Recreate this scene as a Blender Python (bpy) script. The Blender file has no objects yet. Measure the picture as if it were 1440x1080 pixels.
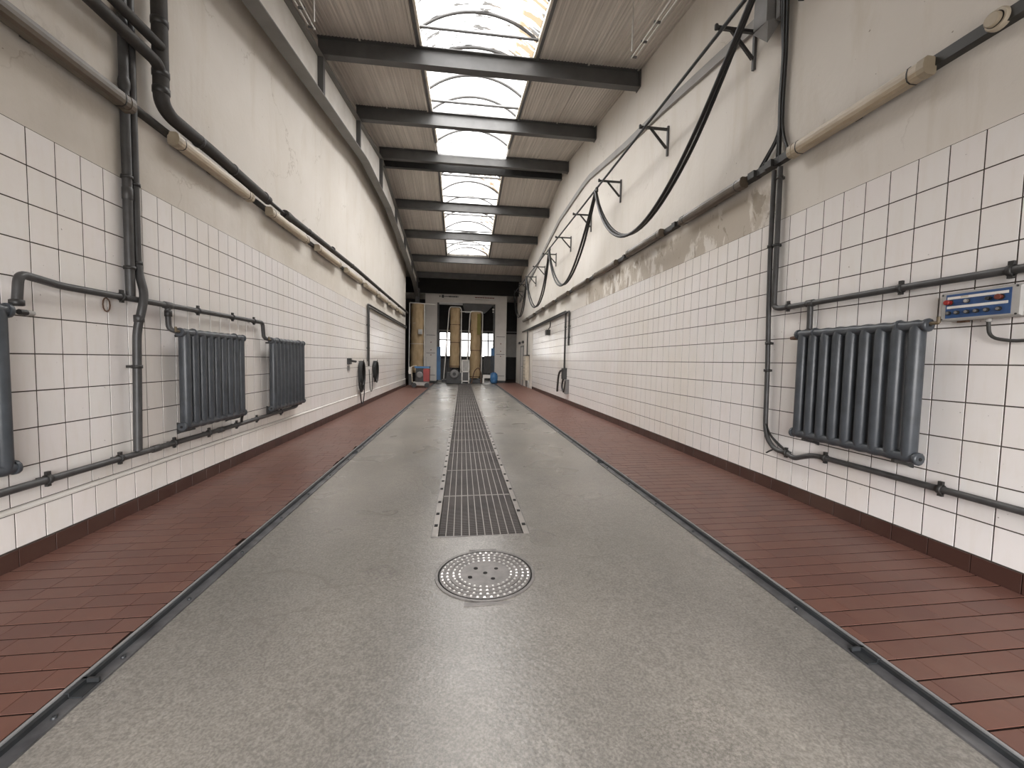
import bpy, math, random
from mathutils import Vector, Matrix
random.seed(7)
SC = bpy.context.scene
COL = SC.collection

# ------------------------------------------------------------------ camera
HZ = 1.36                                   # eye height above the origin
F_PX, YAW, PITCH, ROLL = 584.9, 0.12073, -0.05583, 0.01956
cam_d = bpy.data.cameras.new('camera'); cam = bpy.data.objects.new('camera', cam_d); COL.objects.link(cam)
cam_d.sensor_width = 36.0; cam_d.lens = F_PX / 1440 * 36.0; cam_d.clip_start = .02; cam_d.clip_end = 300
fw = Vector((math.sin(YAW) * math.cos(PITCH), math.cos(YAW) * math.cos(PITCH), math.sin(PITCH)))
rt = Vector((math.cos(YAW), -math.sin(YAW), 0)); up = rt.cross(fw)
rt2 = rt * math.cos(ROLL) + up * math.sin(ROLL); up2 = -rt * math.sin(ROLL) + up * math.cos(ROLL)
cam.matrix_world = Matrix(((rt2.x, up2.x, -fw.x, 0), (rt2.y, up2.y, -fw.y, 0), (rt2.z, up2.z, -fw.z, HZ), (0, 0, 0, 1)))
SC.camera = cam

# ------------------------------------------------------------------ sky, portals, exposure
W = bpy.data.worlds.new('overcast_sky'); SC.world = W; W.use_nodes = True
# overcast sky: three times brighter at the zenith than at the horizon, dull ground below
wt = W.node_tree; bg = wt.nodes['Background']; bg.inputs[0].default_value = (1.0, .985, .99, 1)
tc_ = wt.nodes.new('ShaderNodeTexCoord'); sx_ = wt.nodes.new('ShaderNodeSeparateXYZ'); mr_ = wt.nodes.new('ShaderNodeMapRange'); gr_ = wt.nodes.new('ShaderNodeMapRange'); mu_ = wt.nodes.new('ShaderNodeMath')
ZENITH = 23.0
wt.links.new(tc_.outputs['Generated'], sx_.inputs[0]); wt.links.new(sx_.outputs[2], mr_.inputs[0]); wt.links.new(sx_.outputs[2], gr_.inputs[0])
mr_.inputs[1].default_value = 0; mr_.inputs[2].default_value = 1; mr_.inputs[3].default_value = ZENITH / 3; mr_.inputs[4].default_value = ZENITH
gr_.inputs[1].default_value = -.02; gr_.inputs[2].default_value = .0; gr_.inputs[3].default_value = .35; gr_.inputs[4].default_value = 1
mu_.operation = 'MULTIPLY'; wt.links.new(mr_.outputs[0], mu_.inputs[0]); wt.links.new(gr_.outputs[0], mu_.inputs[1]); wt.links.new(mu_.outputs[0], bg.inputs[1])
SC.view_settings.view_transform = 'Standard'; SC.view_settings.look = 'None'
SC.view_settings.exposure = 0.82; SC.view_settings.gamma = 1.0; SC.view_settings.use_curve_mapping = False
SC.cycles.sample_clamp_direct = 3.0; SC.cycles.max_bounces = 10; SC.cycles.diffuse_bounces = 6; SC.cycles.transparent_max_bounces = 12
SC.cycles.caustics_reflective = False; SC.cycles.caustics_refractive = False

# ------------------------------------------------------------------ measures of the hall
XL, XR = -2.883, 3.301                      # faces of the tiled walls
Y0 = -3.0                                   # wall behind the camera
YLE, YRE, YB = 21.9, 25.3, 29.0             # ends of the tiled walls, far wall
RIDGE = 13.35
SKL, SKR = -.81, 1.28                       # skylight opening
RAIL_L, RAIL_R = -1.60, 1.94                # outer edges of the guide rails
def FL(x): return -.045 + .01455 * (x - XL) # tiled floor, falls slightly to the left
def FC(x): return FL(x) - .03               # concrete lane, a little lower
def roof(y): return HZ + 6.38 - .149 * abs(y - RIDGE)

# light portals: they emit nothing, they only guide sky sampling to the rooflights
for nm, y0, y1 in (('rooflight_portal', 4.5, 12.6), ('rooflight_portal', 13.95, 21.35)):
    ld = bpy.data.lights.new(nm, 'AREA'); ld.shape = 'RECTANGLE'; lo = bpy.data.objects.new(nm, ld); COL.objects.link(lo)
    za, zb = roof(y0) + .13, roof(y1) + .13; sl = math.hypot(y1 - y0, zb - za)
    ld.size = SKR - SKL - .02; ld.size_y = sl; ld.cycles.is_portal = True
    lo.location = ((SKL + SKR) / 2, (y0 + y1) / 2, (za + zb) / 2); lo.rotation_euler = (math.atan2(zb - za, y1 - y0), 0, 0)
ld = bpy.data.lights.new('entrance_portal', 'AREA'); ld.shape = 'RECTANGLE'; ld.size = 4.2; ld.size_y = 3.6; ld.cycles.is_portal = True
lo = bpy.data.objects.new('entrance_portal', ld); COL.objects.link(lo); lo.location = (.2, Y0 - .1, 1.5); lo.rotation_euler = (math.pi / 2, 0, 0)

# ------------------------------------------------------------------ materials
def nodes_of(name):
    m = bpy.data.materials.new(name); m.use_nodes = True
    nt = m.node_tree; return m, nt, nt.nodes['Principled BSDF']
def rgba(c): return (c[0], c[1], c[2], 1)
def ramp(nt, fac, stops):
    r = nt.nodes.new('ShaderNodeValToRGB'); e = r.color_ramp.elements
    while len(e) < len(stops): e.new(.5)
    for i, (p, c) in enumerate(stops): e[i].position = p; e[i].color = rgba(c) if not isinstance(c, (int, float)) else (c, c, c, 1)
    nt.links.new(fac, r.inputs[0]); return r.outputs[0]
def noise(nt, vec, scale, detail=4, rough=.55, dist=0):
    n = nt.nodes.new('ShaderNodeTexNoise'); n.inputs['Scale'].default_value = scale; n.inputs['Detail'].default_value = detail
    n.inputs['Roughness'].default_value = rough; n.inputs['Distortion'].default_value = dist
    if vec is not None: nt.links.new(vec, n.inputs['Vector'])
    return n.outputs[0]
def world_pos(nt, scale=None):
    g = nt.nodes.new('ShaderNodeNewGeometry'); o = g.outputs['Position']
    if scale:
        v = nt.nodes.new('ShaderNodeVectorMath'); v.operation = 'MULTIPLY'; v.inputs[1].default_value = scale
        nt.links.new(o, v.inputs[0]); o = v.outputs[0]
    return o
def mixc(nt, fac, a, b, mode='MIX'):
    n = nt.nodes.new('ShaderNodeMix'); n.data_type = 'RGBA'; n.blend_type = mode
    for s, v in ((n.inputs[0], fac), (n.inputs[6], a), (n.inputs[7], b)):
        if hasattr(v, 'is_linked') or hasattr(v, 'links'): nt.links.new(v, s)
        elif isinstance(v, (int, float)): s.default_value = v
        else: s.default_value = rgba(v)
    return n.outputs[2]
def mathn(nt, op, a, b=None, clamp=False):
    n = nt.nodes.new('ShaderNodeMath'); n.operation = op; n.use_clamp = clamp
    for i, v in enumerate((a, b)):
        if v is None: continue
        if hasattr(v, 'links'): nt.links.new(v, n.inputs[i])
        else: n.inputs[i].default_value = v
    return n.outputs[0]
def bump(nt, bs, h, dist, strength=1.0):
    b = nt.nodes.new('ShaderNodeBump'); b.inputs['Distance'].default_value = dist; b.inputs['Strength'].default_value = strength
    nt.links.new(h, b.inputs['Height']); nt.links.new(b.outputs[0], bs.inputs['Normal'])
def mat(name, c, rough=.5, metal=0.0, c2=None, scale=4, bmp=0, bscale=60, spec=.5, pscale=None, lo=.35, hi=.7):
    m, nt, bs = nodes_of(name)
    bs.inputs['Roughness'].default_value = rough; bs.inputs['Metallic'].default_value = metal
    bs.inputs['Specular IOR Level'].default_value = spec
    if c2 is None: c2 = tuple(v * .78 for v in c)
    p = world_pos(nt, pscale)
    nt.links.new(ramp(nt, noise(nt, p, scale, 5), [(lo, c), (hi, c2)]), bs.inputs['Base Color'])
    if bmp: bump(nt, bs, noise(nt, world_pos(nt), bscale, 3), bmp)
    return m

def tile_mat(name, cols, dirt, rough, bmp, dirt_scale=1.6, dlo=.45, dhi=.8, fine=None):
    m, nt, bs = nodes_of(name)
    oi = nt.nodes.new('ShaderNodeObjectInfo'); ge = nt.nodes.new('ShaderNodeNewGeometry')
    r = mathn(nt, 'FRACT', mathn(nt, 'ADD', oi.outputs['Random'], ge.outputs['Random Per Island']))
    base = ramp(nt, r, [(i / (len(cols) - 1), c) for i, c in enumerate(cols)])
    p = world_pos(nt)
    d = ramp(nt, noise(nt, p, dirt_scale, 6, .6), [(dlo, 0.0), (dhi, 1.0)])
    c = mixc(nt, d, base, dirt)
    if fine:
        s = ramp(nt, noise(nt, world_pos(nt, (6, 6, 1.2)), 3.0, 5), [(.5, 0.0), (.75, .25)])
        c = mixc(nt, s, c, fine)
        sp = ramp(nt, noise(nt, p, 38, 2), [(.76, 0.0), (.79, .7)])
        c = mixc(nt, sp, c, (.16, .12, .09))
    nt.links.new(c, bs.inputs['Base Color'])
    bs.inputs['Roughness'].default_value = rough
    if bmp: bump(nt, bs, noise(nt, p, 9, 2), bmp)
    return m

MT = {}
MT['wall_tile'] = tile_mat('glazed_white_tile', [(.79, .76, .74), (.82, .79, .77), (.79, .77, .745), (.82, .78, .765)], (.75, .70, .625), .2, .0015, .5, .45, .75, (.70, .64, .56))
MT['red_tile'] = tile_mat('red_clinker_tile', [(.132, .058, .042), (.149, .067, .048), (.121, .055, .042), (.140, .065, .048)], (.172, .094, .070), .42, .001, 1.0, .5, .8, (.10, .06, .047))
MT['skirt'] = tile_mat('dark_skirting_tile', [(.052, .023, .017), (.062, .027, .020), (.046, .021, .016)], (.08, .047, .035), .4, .001)
MT['grout'] = mat('dark_grout', (.06, .049, .042), .95, c2=(.09, .075, .064), scale=2, spec=.1)
MT['joint'] = mat('floor_joint', (.018, .011, .009), .95, spec=.05)
MT['steel'] = mat('grey_painted_steel', (.095, .094, .092), .5, c2=(.07, .068, .066), scale=3)
MT['rafter'] = mat('rafter_paint', (.17, .163, .153), .5, c2=(.13, .125, .115), scale=2)
MT['flange'] = mat('pale_flange_paint', (.34, .33, .315), .55, c2=(.27, .26, .245), scale=2)
MT['rail'] = mat('worn_rail_steel', (.20, .20, .205), .38, .6, c2=(.09, .09, .095), scale=7)
MT['rail_lip'] = mat('bright_rail_lip', (.30, .30, .30), .45, .1, c2=(.2, .2, .2), scale=9)
MT['rail_dark'] = mat('dark_rail_steel', (.045, .05, .055), .45, .4, c2=(.03, .03, .03), scale=7)
MT['pipe'] = mat('grey_pipe_paint', (.062, .062, .062), .42, c2=(.038, .036, .035), scale=9)
MT['radiator'] = mat('blue_grey_radiator_paint', (.062, .070, .080), .36, c2=(.042, .047, .053), scale=8, bmp=.0006, bscale=80)
MT['dark'] = mat('black_plastic', (.022, .022, .022), .45, c2=(.035, .033, .03), scale=9)
MT['rubber'] = mat('black_rubber', (.008, .008, .008), .42, c2=(.014, .0135, .013), scale=12)
MT['insul'] = mat('dark_pipe_insulation', (.022, .020, .0185), .65, c2=(.042, .037, .032), scale=6, bmp=.002, bscale=40)
MT['trunk'] = mat('dark_green_grey_trunking', (.04, .039, .036), .5, c2=(.026, .025, .023), scale=6)
MT['lamp'] = mat('yellowed_lamp_cover', (.47, .40, .30), .35, c2=(.36, .29, .20), scale=5, pscale=(1, 1, 5))
MT['lamp_brown'] = mat('smoked_lamp_cover', (.13, .105, .078), .3, c2=(.085, .066, .048), scale=5)
MT['lamp_end'] = mat('lamp_end_cap', (.42, .36, .27), .5, c2=(.3, .25, .18))
MT['cream'] = mat('cream_plastic', (.56, .50, .40), .45, c2=(.46, .40, .31), scale=9)
MT['white'] = mat('white_paint', (.72, .70, .66), .5, c2=(.62, .59, .54), scale=3)
MT['offgrey'] = mat('pale_grey_plastic', (.42, .41, .39), .5, c2=(.34, .33, .31), scale=6)
MT['midgrey'] = mat('mid_grey_plastic', (.2, .195, .19), .5)
MT['blue'] = mat('blue_panel', (.03, .085, .22), .4, c2=(.025, .06, .16), scale=20)
MT['bright_blue'] = mat('bright_blue_plastic', (.05, .17, .36), .4, c2=(.04, .12, .26), scale=3)
MT['red'] = mat('red_button', (.30, .02, .015), .35)
MT['darkred'] = mat('dark_red', (.16, .035, .02), .4)
MT['brush'] = mat('tan_wash_bristle', (.46, .34, .20), .85, c2=(.32, .225, .12), scale=6, bmp=.01, bscale=70, pscale=(1, 1, .35))
MT['olive'] = mat('olive_bristle', (.2, .17, .05), .9)
MT['portal'] = mat('grey_gantry_panel', (.62, .59, .55), .5, c2=(.54, .51, .475), scale=1.5)
MT['dark_wall'] = mat('dark_annex_wall', (.065, .062, .06), .8, c2=(.045, .043, .042), scale=1.5)
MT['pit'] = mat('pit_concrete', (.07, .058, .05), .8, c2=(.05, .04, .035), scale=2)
MT['brass'] = mat('tarnished_brass', (.17, .13, .08), .5, .3)
MT['rust'] = mat('rusty_steel', (.14, .075, .045), .7, c2=(.09, .05, .03), scale=12)
MT['galv'] = mat('galvanised_grate', (.30, .275, .25), .45, .35, c2=(.20, .18, .165), scale=3)
MT['cross'] = mat('dark_grate_bars', (.09, .078, .07), .5, .3, c2=(.055, .048, .044), scale=2)
MT['iron'] = mat('worn_cast_iron', (.19, .175, .165), .42, .3, c2=(.13, .12, .112), scale=14, bmp=.001, bscale=120)
MT['iron_hi'] = mat('polished_iron_studs', (.50, .48, .455), .3, .4, c2=(.4, .38, .36), scale=14)
MT['hole'] = mat('hole_black', (.01, .009, .008), .9)
MT['skirt_line'] = mat('rod_metal', (.62, .60, .56), .4, .2)
MT['curb'] = mat('skylight_curb_cream', (.74, .70, .62), .6, c2=(.62, .55, .43), scale=4)
MT['arch'] = mat('skylight_bar_grey', (.10, .098, .096), .5)

def plaster_mat(name, base, base2, stains, right):
    m, nt, bs = nodes_of(name)
    p = world_pos(nt)
    big = noise(nt, p, .55, 6, .6)
    c = ramp(nt, big, [(.35, base), (.68, base2)])
    st = ramp(nt, noise(nt, world_pos(nt, (1, 2.6, .45)), 1.3, 6, .65, .6), [(.52, 0.0), (.78, .75)])
    c = mixc(nt, st, c, stains)
    sx = nt.nodes.new('ShaderNodeSeparateXYZ'); nt.links.new(p, sx.inputs[0])
    def band(s, lo, hi, soft):
        a = nt.nodes.new('ShaderNodeMapRange'); a.inputs[1].default_value = lo - soft; a.inputs[2].default_value = lo + soft
        b = nt.nodes.new('ShaderNodeMapRange'); b.inputs[1].default_value = hi - soft; b.inputs[2].default_value = hi + soft; b.inputs[3].default_value = 1; b.inputs[4].default_value = 0
        nt.links.new(s, a.inputs[0]); nt.links.new(s, b.inputs[0]); return mathn(nt, 'MULTIPLY', a.outputs[0], b.outputs[0])
    # damp, older paint in the band just above the tiles
    bz = band(sx.outputs[2], 2.6, 3.36, .06)
    if right:
        old = mathn(nt, 'MULTIPLY', bz, band(sx.outputs[1], 4.16, 11.0, .012))
        n1 = ramp(nt, noise(nt, world_pos(nt, (1, 1, .55)), 2.2, 7, .62, .5), [(.42, 0.0), (.46, 1.0)])
        c = mixc(nt, mathn(nt, 'MULTIPLY', mathn(nt, 'MULTIPLY', old, n1), .7), c, (.40, .345, .27))
        n2 = ramp(nt, noise(nt, world_pos(nt, (1, 1.5, .7)), 2.6, 8, .65, .9), [(.585, 0.0), (.60, 1.0)])
        c = mixc(nt, mathn(nt, 'MULTIPLY', mathn(nt, 'MULTIPLY', old, n2), .75), c, (.30, .255, .20))
        n3 = ramp(nt, noise(nt, world_pos(nt, (1, 1.1, .5)), 1.9, 8, .65, .9), [(.57, 0.0), (.585, 1.0)])
        pe = mathn(nt, 'MULTIPLY', bz, band(sx.outputs[1], 6.7, 9.2, .1))
        c = mixc(nt, mathn(nt, 'MULTIPLY', mathn(nt, 'MULTIPLY', pe, n3), .9), c, (.76, .74, .70))
    else:
        n1 = ramp(nt, noise(nt, world_pos(nt, (1, .8, .8)), 1.5, 7, .6), [(.35, .15), (.7, .7)])
        c = mixc(nt, mathn(nt, 'MULTIPLY', mathn(nt, 'MULTIPLY', bz, n1), .8), c, (.43, .385, .31))
    sp = ramp(nt, noise(nt, p, 26, 2), [(.75, 0.0), (.78, .8)])
    c = mixc(nt, sp, c, (.20, .17, .13))
    # hairline cracks
    cr = nt.nodes.new('ShaderNodeTexVoronoi'); cr.feature = 'DISTANCE_TO_EDGE'; cr.inputs['Scale'].default_value = .55
    dp = nt.nodes.new('ShaderNodeVectorMath'); dp.operation = 'MULTIPLY_ADD'
    nz = nt.nodes.new('ShaderNodeTexNoise'); nz.inputs['Scale'].default_value = 2.5; nz.inputs['Detail'].default_value = 5; nt.links.new(p, nz.inputs['Vector'])
    nt.links.new(nz.outputs[1], dp.inputs[0]); dp.inputs[1].default_value = (.9, .9, .9); nt.links.new(p, dp.inputs[2]); nt.links.new(dp.outputs[0], cr.inputs['Vector'])
    ck = ramp(nt, cr.outputs['Distance'], [(.0, .5), (.006, 0.0)])
    ck = mathn(nt, 'MULTIPLY', ck, ramp(nt, noise(nt, p, .8, 2), [(.5, 0.0), (.6, 1.0)]))
    c = mixc(nt, ck, c, (.33, .28, .22))
    nt.links.new(c, bs.inputs['Base Color']); bs.inputs['Roughness'].default_value = .75; bs.inputs['Specular IOR Level'].default_value = .3
    bump(nt, bs, noise(nt, p, 14, 5), .004)
    return m
MT['plaster_l'] = plaster_mat('left_wall_plaster', (.69, .655, .605), (.63, .59, .53), (.58, .525, .445), False)
MT['plaster_r'] = plaster_mat('right_wall_plaster', (.70, .665, .615), (.65, .61, .55), (.60, .55, .47), True)

def concrete_mat():
    m, nt, bs = nodes_of('polished_lane_concrete')
    p = world_pos(nt)
    c = ramp(nt, noise(nt, world_pos(nt, (1, .6, 1)), .9, 3, .5), [(.3, (.178, .166, .147)), (.50, (.222, .206, .183)), (.72, (.28, .258, .226))])
    f = ramp(nt, noise(nt, p, 20, 5, .6), [(.33, .88), (.67, 1.1)])
    c = mixc(nt, .85, c, f, 'MULTIPLY')
    g = ramp(nt, noise(nt, p, 85, 3, .7), [(.38, .70), (.64, 1.25)])
    c = mixc(nt, .9, c, g, 'MULTIPLY')
    sp = ramp(nt, noise(nt, p, 55, 2), [(.73, 0.0), (.76, .65)])
    c = mixc(nt, sp, c, (.12, .105, .095))
    cr = nt.nodes.new('ShaderNodeTexVoronoi'); cr.feature = 'DISTANCE_TO_EDGE'; cr.inputs['Scale'].default_value = .55
    nz = nt.nodes.new('ShaderNodeTexNoise'); nz.inputs['Scale'].default_value = 2.0; nz.inputs['Detail'].default_value = 6; nt.links.new(p, nz.inputs['Vector'])
    dp = nt.nodes.new('ShaderNodeVectorMath'); dp.operation = 'MULTIPLY_ADD'; dp.inputs[1].default_value = (.7, .7, 0)
    nt.links.new(nz.outputs[1], dp.inputs[0]); nt.links.new(p, dp.inputs[2]); nt.links.new(dp.outputs[0], cr.inputs['Vector'])
    ck = ramp(nt, cr.outputs['Distance'], [(.0, .55), (.0035, 0.0)])
    c = mixc(nt, ck, c, (.13, .115, .10))
    nt.links.new(c, bs.inputs['Base Color'])
    nt.links.new(ramp(nt, noise(nt, p, 1.2, 2), [(.3, .25), (.7, .36)]), bs.inputs['Roughness'])
    bump(nt, bs, noise(nt, p, 45, 4), .0016)
    return m
MT['concrete'] = concrete_mat()

def ceiling_mat():
    m, nt, bs = nodes_of('ribbed_roof_sheet')
    p = world_pos(nt)
    c = ramp(nt, noise(nt, world_pos(nt, (1, .35, 1)), 1.2, 6, .6), [(.3, (.64, .60, .55)), (.7, (.52, .475, .425))])
    l = ramp(nt, noise(nt, world_pos(nt, (30, .25, 1)), 1.0, 3), [(.35, .72), (.65, 1.12)])
    c = mixc(nt, .8, c, l, 'MULTIPLY')
    nt.links.new(c, bs.inputs['Base Color']); bs.inputs['Roughness'].default_value = .6
    return m
MT['ceiling'] = ceiling_mat()

def glazing_mat(name, trans, dirty):
    m, nt, bs = nodes_of(name)
    out = nt.nodes['Material Output']
    tr = nt.nodes.new('ShaderNodeBsdfTransparent'); tl = nt.nodes.new('ShaderNodeBsdfTranslucent'); mx = nt.nodes.new('ShaderNodeMixShader')
    p = world_pos(nt, (1.0, 7.0, 1.0))
    d = ramp(nt, noise(nt, p, 2.2, 6, .65, .4), [(.42, 0.0), (.6, 1.0)])
    b = ramp(nt, noise(nt, world_pos(nt, (1, 1, 0)), .55, 2), [(.36, 0.0), (.55, 1.0)])
    d = mathn(nt, 'MULTIPLY', d, b)
    rs = ramp(nt, noise(nt, world_pos(nt, (1.2, .9, 0)), .75, 3), [(.55, 0.0), (.70, 1.0)])
    rs = mathn(nt, 'MULTIPLY', rs, d)
    dk = mathn(nt, 'MULTIPLY', d, dirty)
    tc = mixc(nt, dk, (trans, trans, trans * .985), (trans * .035, trans * .034, trans * .031))
    tc = mixc(nt, mathn(nt, 'MULTIPLY', rs, dirty), tc, (trans * .07, trans * .04, trans * .018))
    nt.links.new(tc, tr.inputs[0]); nt.links.new(tc, tl.inputs[0])
    mx.inputs[0].default_value = .22
    nt.links.new(tr.outputs[0], mx.inputs[1]); nt.links.new(tl.outputs[0], mx.inputs[2]); nt.links.new(mx.outputs[0], out.inputs[0])
    return m
MT['vault'] = glazing_mat('ribbed_skylight_sheet', .5, .6)
def dirty_vault():
    m, nt, bs = nodes_of('grimy_skylight_sheet'); out = nt.nodes['Material Output']; T = .5
    tr = nt.nodes.new('ShaderNodeBsdfTransparent'); tl = nt.nodes.new('ShaderNodeBsdfTranslucent'); mx = nt.nodes.new('ShaderNodeMixShader'); mx.inputs[0].default_value = .22
    fine = ramp(nt, noise(nt, world_pos(nt, (.8, 6.0, .8)), 2.2, 4, .6, .3), [(.50, 0.0), (.55, 1.0)])
    blot = ramp(nt, noise(nt, world_pos(nt, (1.1, 1.1, 1.1)), 1.6, 4), [(.38, .0), (.46, 1.0)])
    rs = ramp(nt, noise(nt, world_pos(nt, (1.0, 5.0, 1.0)), 1.3, 4, .6), [(.47, 0.0), (.53, 1.0)])
    sx = nt.nodes.new('ShaderNodeSeparateXYZ'); nt.links.new(world_pos(nt), sx.inputs[0])
    edge = ramp(nt, sx.outputs[0], [(.35, 0.0), (.95, 1.0)])
    c = mixc(nt, mathn(nt, 'MULTIPLY', fine, blot), (T * .75, T * .75, T * .74), (T * .035, T * .034, T * .032))
    c = mixc(nt, mathn(nt, 'MULTIPLY', rs, edge), c, (T * .075, T * .056, T * .037))
    nt.links.new(c, tr.inputs[0]); nt.links.new(c, tl.inputs[0]); nt.links.new(tr.outputs[0], mx.inputs[1]); nt.links.new(tl.outputs[0], mx.inputs[2]); nt.links.new(mx.outputs[0], out.inputs[0])
    return m
MT['vault_dirty'] = dirty_vault()
MT['pane'] = glazing_mat('hazy_window_pane', .6, .2)

# ------------------------------------------------------------------ mesh helpers
class MB:
    def __init__(s): s.v = []; s.f = []; s.sm = []; s.mi = []; s.cur = 0
    def _add(s, vs, fs, smooth=False):
        b = len(s.v); s.v += [tuple(v) for v in vs]
        for f in fs: s.f.append(tuple(i + b for i in f)); s.sm.append(smooth); s.mi.append(s.cur)
    def box(s, x0, x1, y0, y1, z0, z1):
        if x0 > x1: x0, x1 = x1, x0
        if y0 > y1: y0, y1 = y1, y0
        if z0 > z1: z0, z1 = z1, z0
        vs = [(x, y, z) for x in (x0, x1) for y in (y0, y1) for z in (z0, z1)]
        s._add(vs, [(0, 1, 3, 2), (4, 6, 7, 5), (0, 4, 5, 1), (2, 3, 7, 6), (0, 2, 6, 4), (1, 5, 7, 3)]); return s
    def hexa(s, p): # 8 points: bottom 4 ccw, top 4 ccw
        s._add(p, [(3, 2, 1, 0), (4, 5, 6, 7), (0, 1, 5, 4), (1, 2, 6, 5), (2, 3, 7, 6), (3, 0, 4, 7)]); return s
    def prism(s, poly, a, b):  # poly: list of 3D points, extruded by vector b (a = offset)
        n = len(poly); a = Vector(a); b = Vector(b)
        vs = [Vector(p) + a for p in poly] + [Vector(p) + a + b for p in poly]
        s._add(vs, [tuple(range(n))[::-1], tuple(range(n, 2 * n))] + [(i, (i + 1) % n, (i + 1) % n + n, i + n) for i in range(n)]); return s
    def tube(s, pts, r, n=10, cap=True, rx=None):
        pts = [Vector(p) for p in pts]; k = len(pts)
        rs = r if isinstance(r, (list, tuple)) else [r] * k
        T = []
        for i in range(k):
            t = (pts[min(i + 1, k - 1)] - pts[max(i - 1, 0)]); T.append(t.normalized() if t.length > 1e-9 else Vector((0, 0, 1)))
        ref = Vector((0, 0, 1)) if abs(T[0].z) < .9 else Vector((0, 1, 0))
        u = T[0].cross(ref).normalized(); vs = []
        for i in range(k):
            u = (u - T[i] * u.dot(T[i])); u = u.normalized() if u.length > 1e-6 else T[i].orthogonal().normalized()
            w = T[i].cross(u)
            for j in range(n):
                a = 2 * math.pi * j / n
                vs.append(pts[i] + u * (rs[i] * math.cos(a)) + w * (rs[i] * math.sin(a)))
        fs = [(i * n + j, i * n + (j + 1) % n, (i + 1) * n + (j + 1) % n, (i + 1) * n + j) for i in range(k - 1) for j in range(n)]
        s._add(vs, fs, True)
        if cap: s._add(vs[:n], [tuple(range(n))[::-1]]); s._add(vs[-n:], [tuple(range(n))])
        return s
    def lathe(s, c, prof, axis='z', n=20): # prof: (r, h) list
        vs = []
        for r, h in prof:
            for j in range(n):
                a = 2 * math.pi * j / n; x, y = r * math.cos(a), r * math.sin(a)
                q = (x, y, h) if axis == 'z' else ((h, x, y) if axis == 'x' else (x, h, y))
                vs.append((c[0] + q[0], c[1] + q[1], c[2] + q[2]))
        k = len(prof)
        s._add(vs, [(i * n + j, i * n + (j + 1) % n, (i + 1) * n + (j + 1) % n, (i + 1) * n + j) for i in range(k - 1) for j in range(n)], True)
        s._add(vs[:n], [tuple(range(n))[::-1]]); s._add(vs[-n:], [tuple(range(n))]); return s
    def ibeam_x(s, x0, x1, y, z0, z1, w, tf=.016, tw=.012): # beam along x
        s.box(x0, x1, y - w / 2, y + w / 2, z0, z0 + tf); s.box(x0, x1, y - w / 2, y + w / 2, z1 - tf, z1)
        s.box(x0, x1, y - tw / 2, y + tw / 2, z0 + tf, z1 - tf); return s
    def mesh(s, name, mats):
        me = bpy.data.meshes.new(name); me.from_pydata(s.v, [], s.f)
        for m in (mats if isinstance(mats, (list, tuple)) else [mats]): me.materials.append(MT[m] if isinstance(m, str) else m)
        me.polygons.foreach_set('use_smooth', s.sm); me.polygons.foreach_set('material_index', s.mi); me.update()
        return me
    def build(s, name, mats, parent=None, recenter=True):
        off = Vector((0, 0, 0))
        if recenter and s.v:
            xs, ys, zs = zip(*s.v); off = Vector(((min(xs) + max(xs)) / 2, (min(ys) + max(ys)) / 2, min(zs)))
            s.v = [(a - off.x, b - off.y, c - off.z) for a, b, c in s.v]
        o = bpy.data.objects.new(name, s.mesh(name, mats)); COL.objects.link(o); o.location = off
        if parent is not None: put(o, parent)
        return o
def wloc(o):
    p = Vector(o.location)
    while o.parent: o = o.parent; p = p + Vector(o.location)
    return p
def put(o, parent):     # parents are never rotated, so a shift is enough
    o.location = Vector(o.location) - wloc(parent); o.parent = parent
def inst(me, name, loc, parent=None, rot=None):
    o = bpy.data.objects.new(name, me); COL.objects.link(o); o.location = loc
    if rot: o.rotation_euler = rot
    if parent is not None: put(o, parent)
    return o
def tag(o, label, cat=None, group=None, kind=None):
    if label: o['label'] = label
    if cat: o['category'] = cat
    if group: o['group'] = group
    if kind: o['kind'] = kind
    return o
def thing(name, loc, label, cat, group=None):
    o = bpy.data.objects.new(name, None); o.empty_display_size = .1; COL.objects.link(o); o.location = loc
    return tag(o, label, cat, group)
def struct(o, label, cat): return tag(o, label, cat, None, 'structure')
def fillet(pts, r, n=5):
    pts = [Vector(p) for p in pts]; out = [pts[0]]
    for i in range(1, len(pts) - 1):
        a, b, c = pts[i - 1], pts[i], pts[i + 1]; d1 = (a - b); d2 = (c - b)
        rr = min(r, d1.length * .49, d2.length * .49); p1 = b + d1.normalized() * rr; p2 = b + d2.normalized() * rr
        for k in range(n + 1):
            t = k / n; out.append(p1 * (1 - t) ** 2 + b * 2 * t * (1 - t) + p2 * t * t)
    out.append(pts[-1]); return out
def zl(z): return z + HZ    # heights below are measured from the eye line
ORD = ['first', 'second', 'third', 'fourth', 'fifth', 'sixth', 'seventh', 'eighth', 'ninth', 'tenth', 'eleventh', 'twelfth', 'thirteenth', 'fourteenth', 'fifteenth', 'sixteenth', 'seventeenth', 'eighteenth', 'nineteenth', 'twentieth', 'twenty-first', 'twenty-second']

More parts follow.
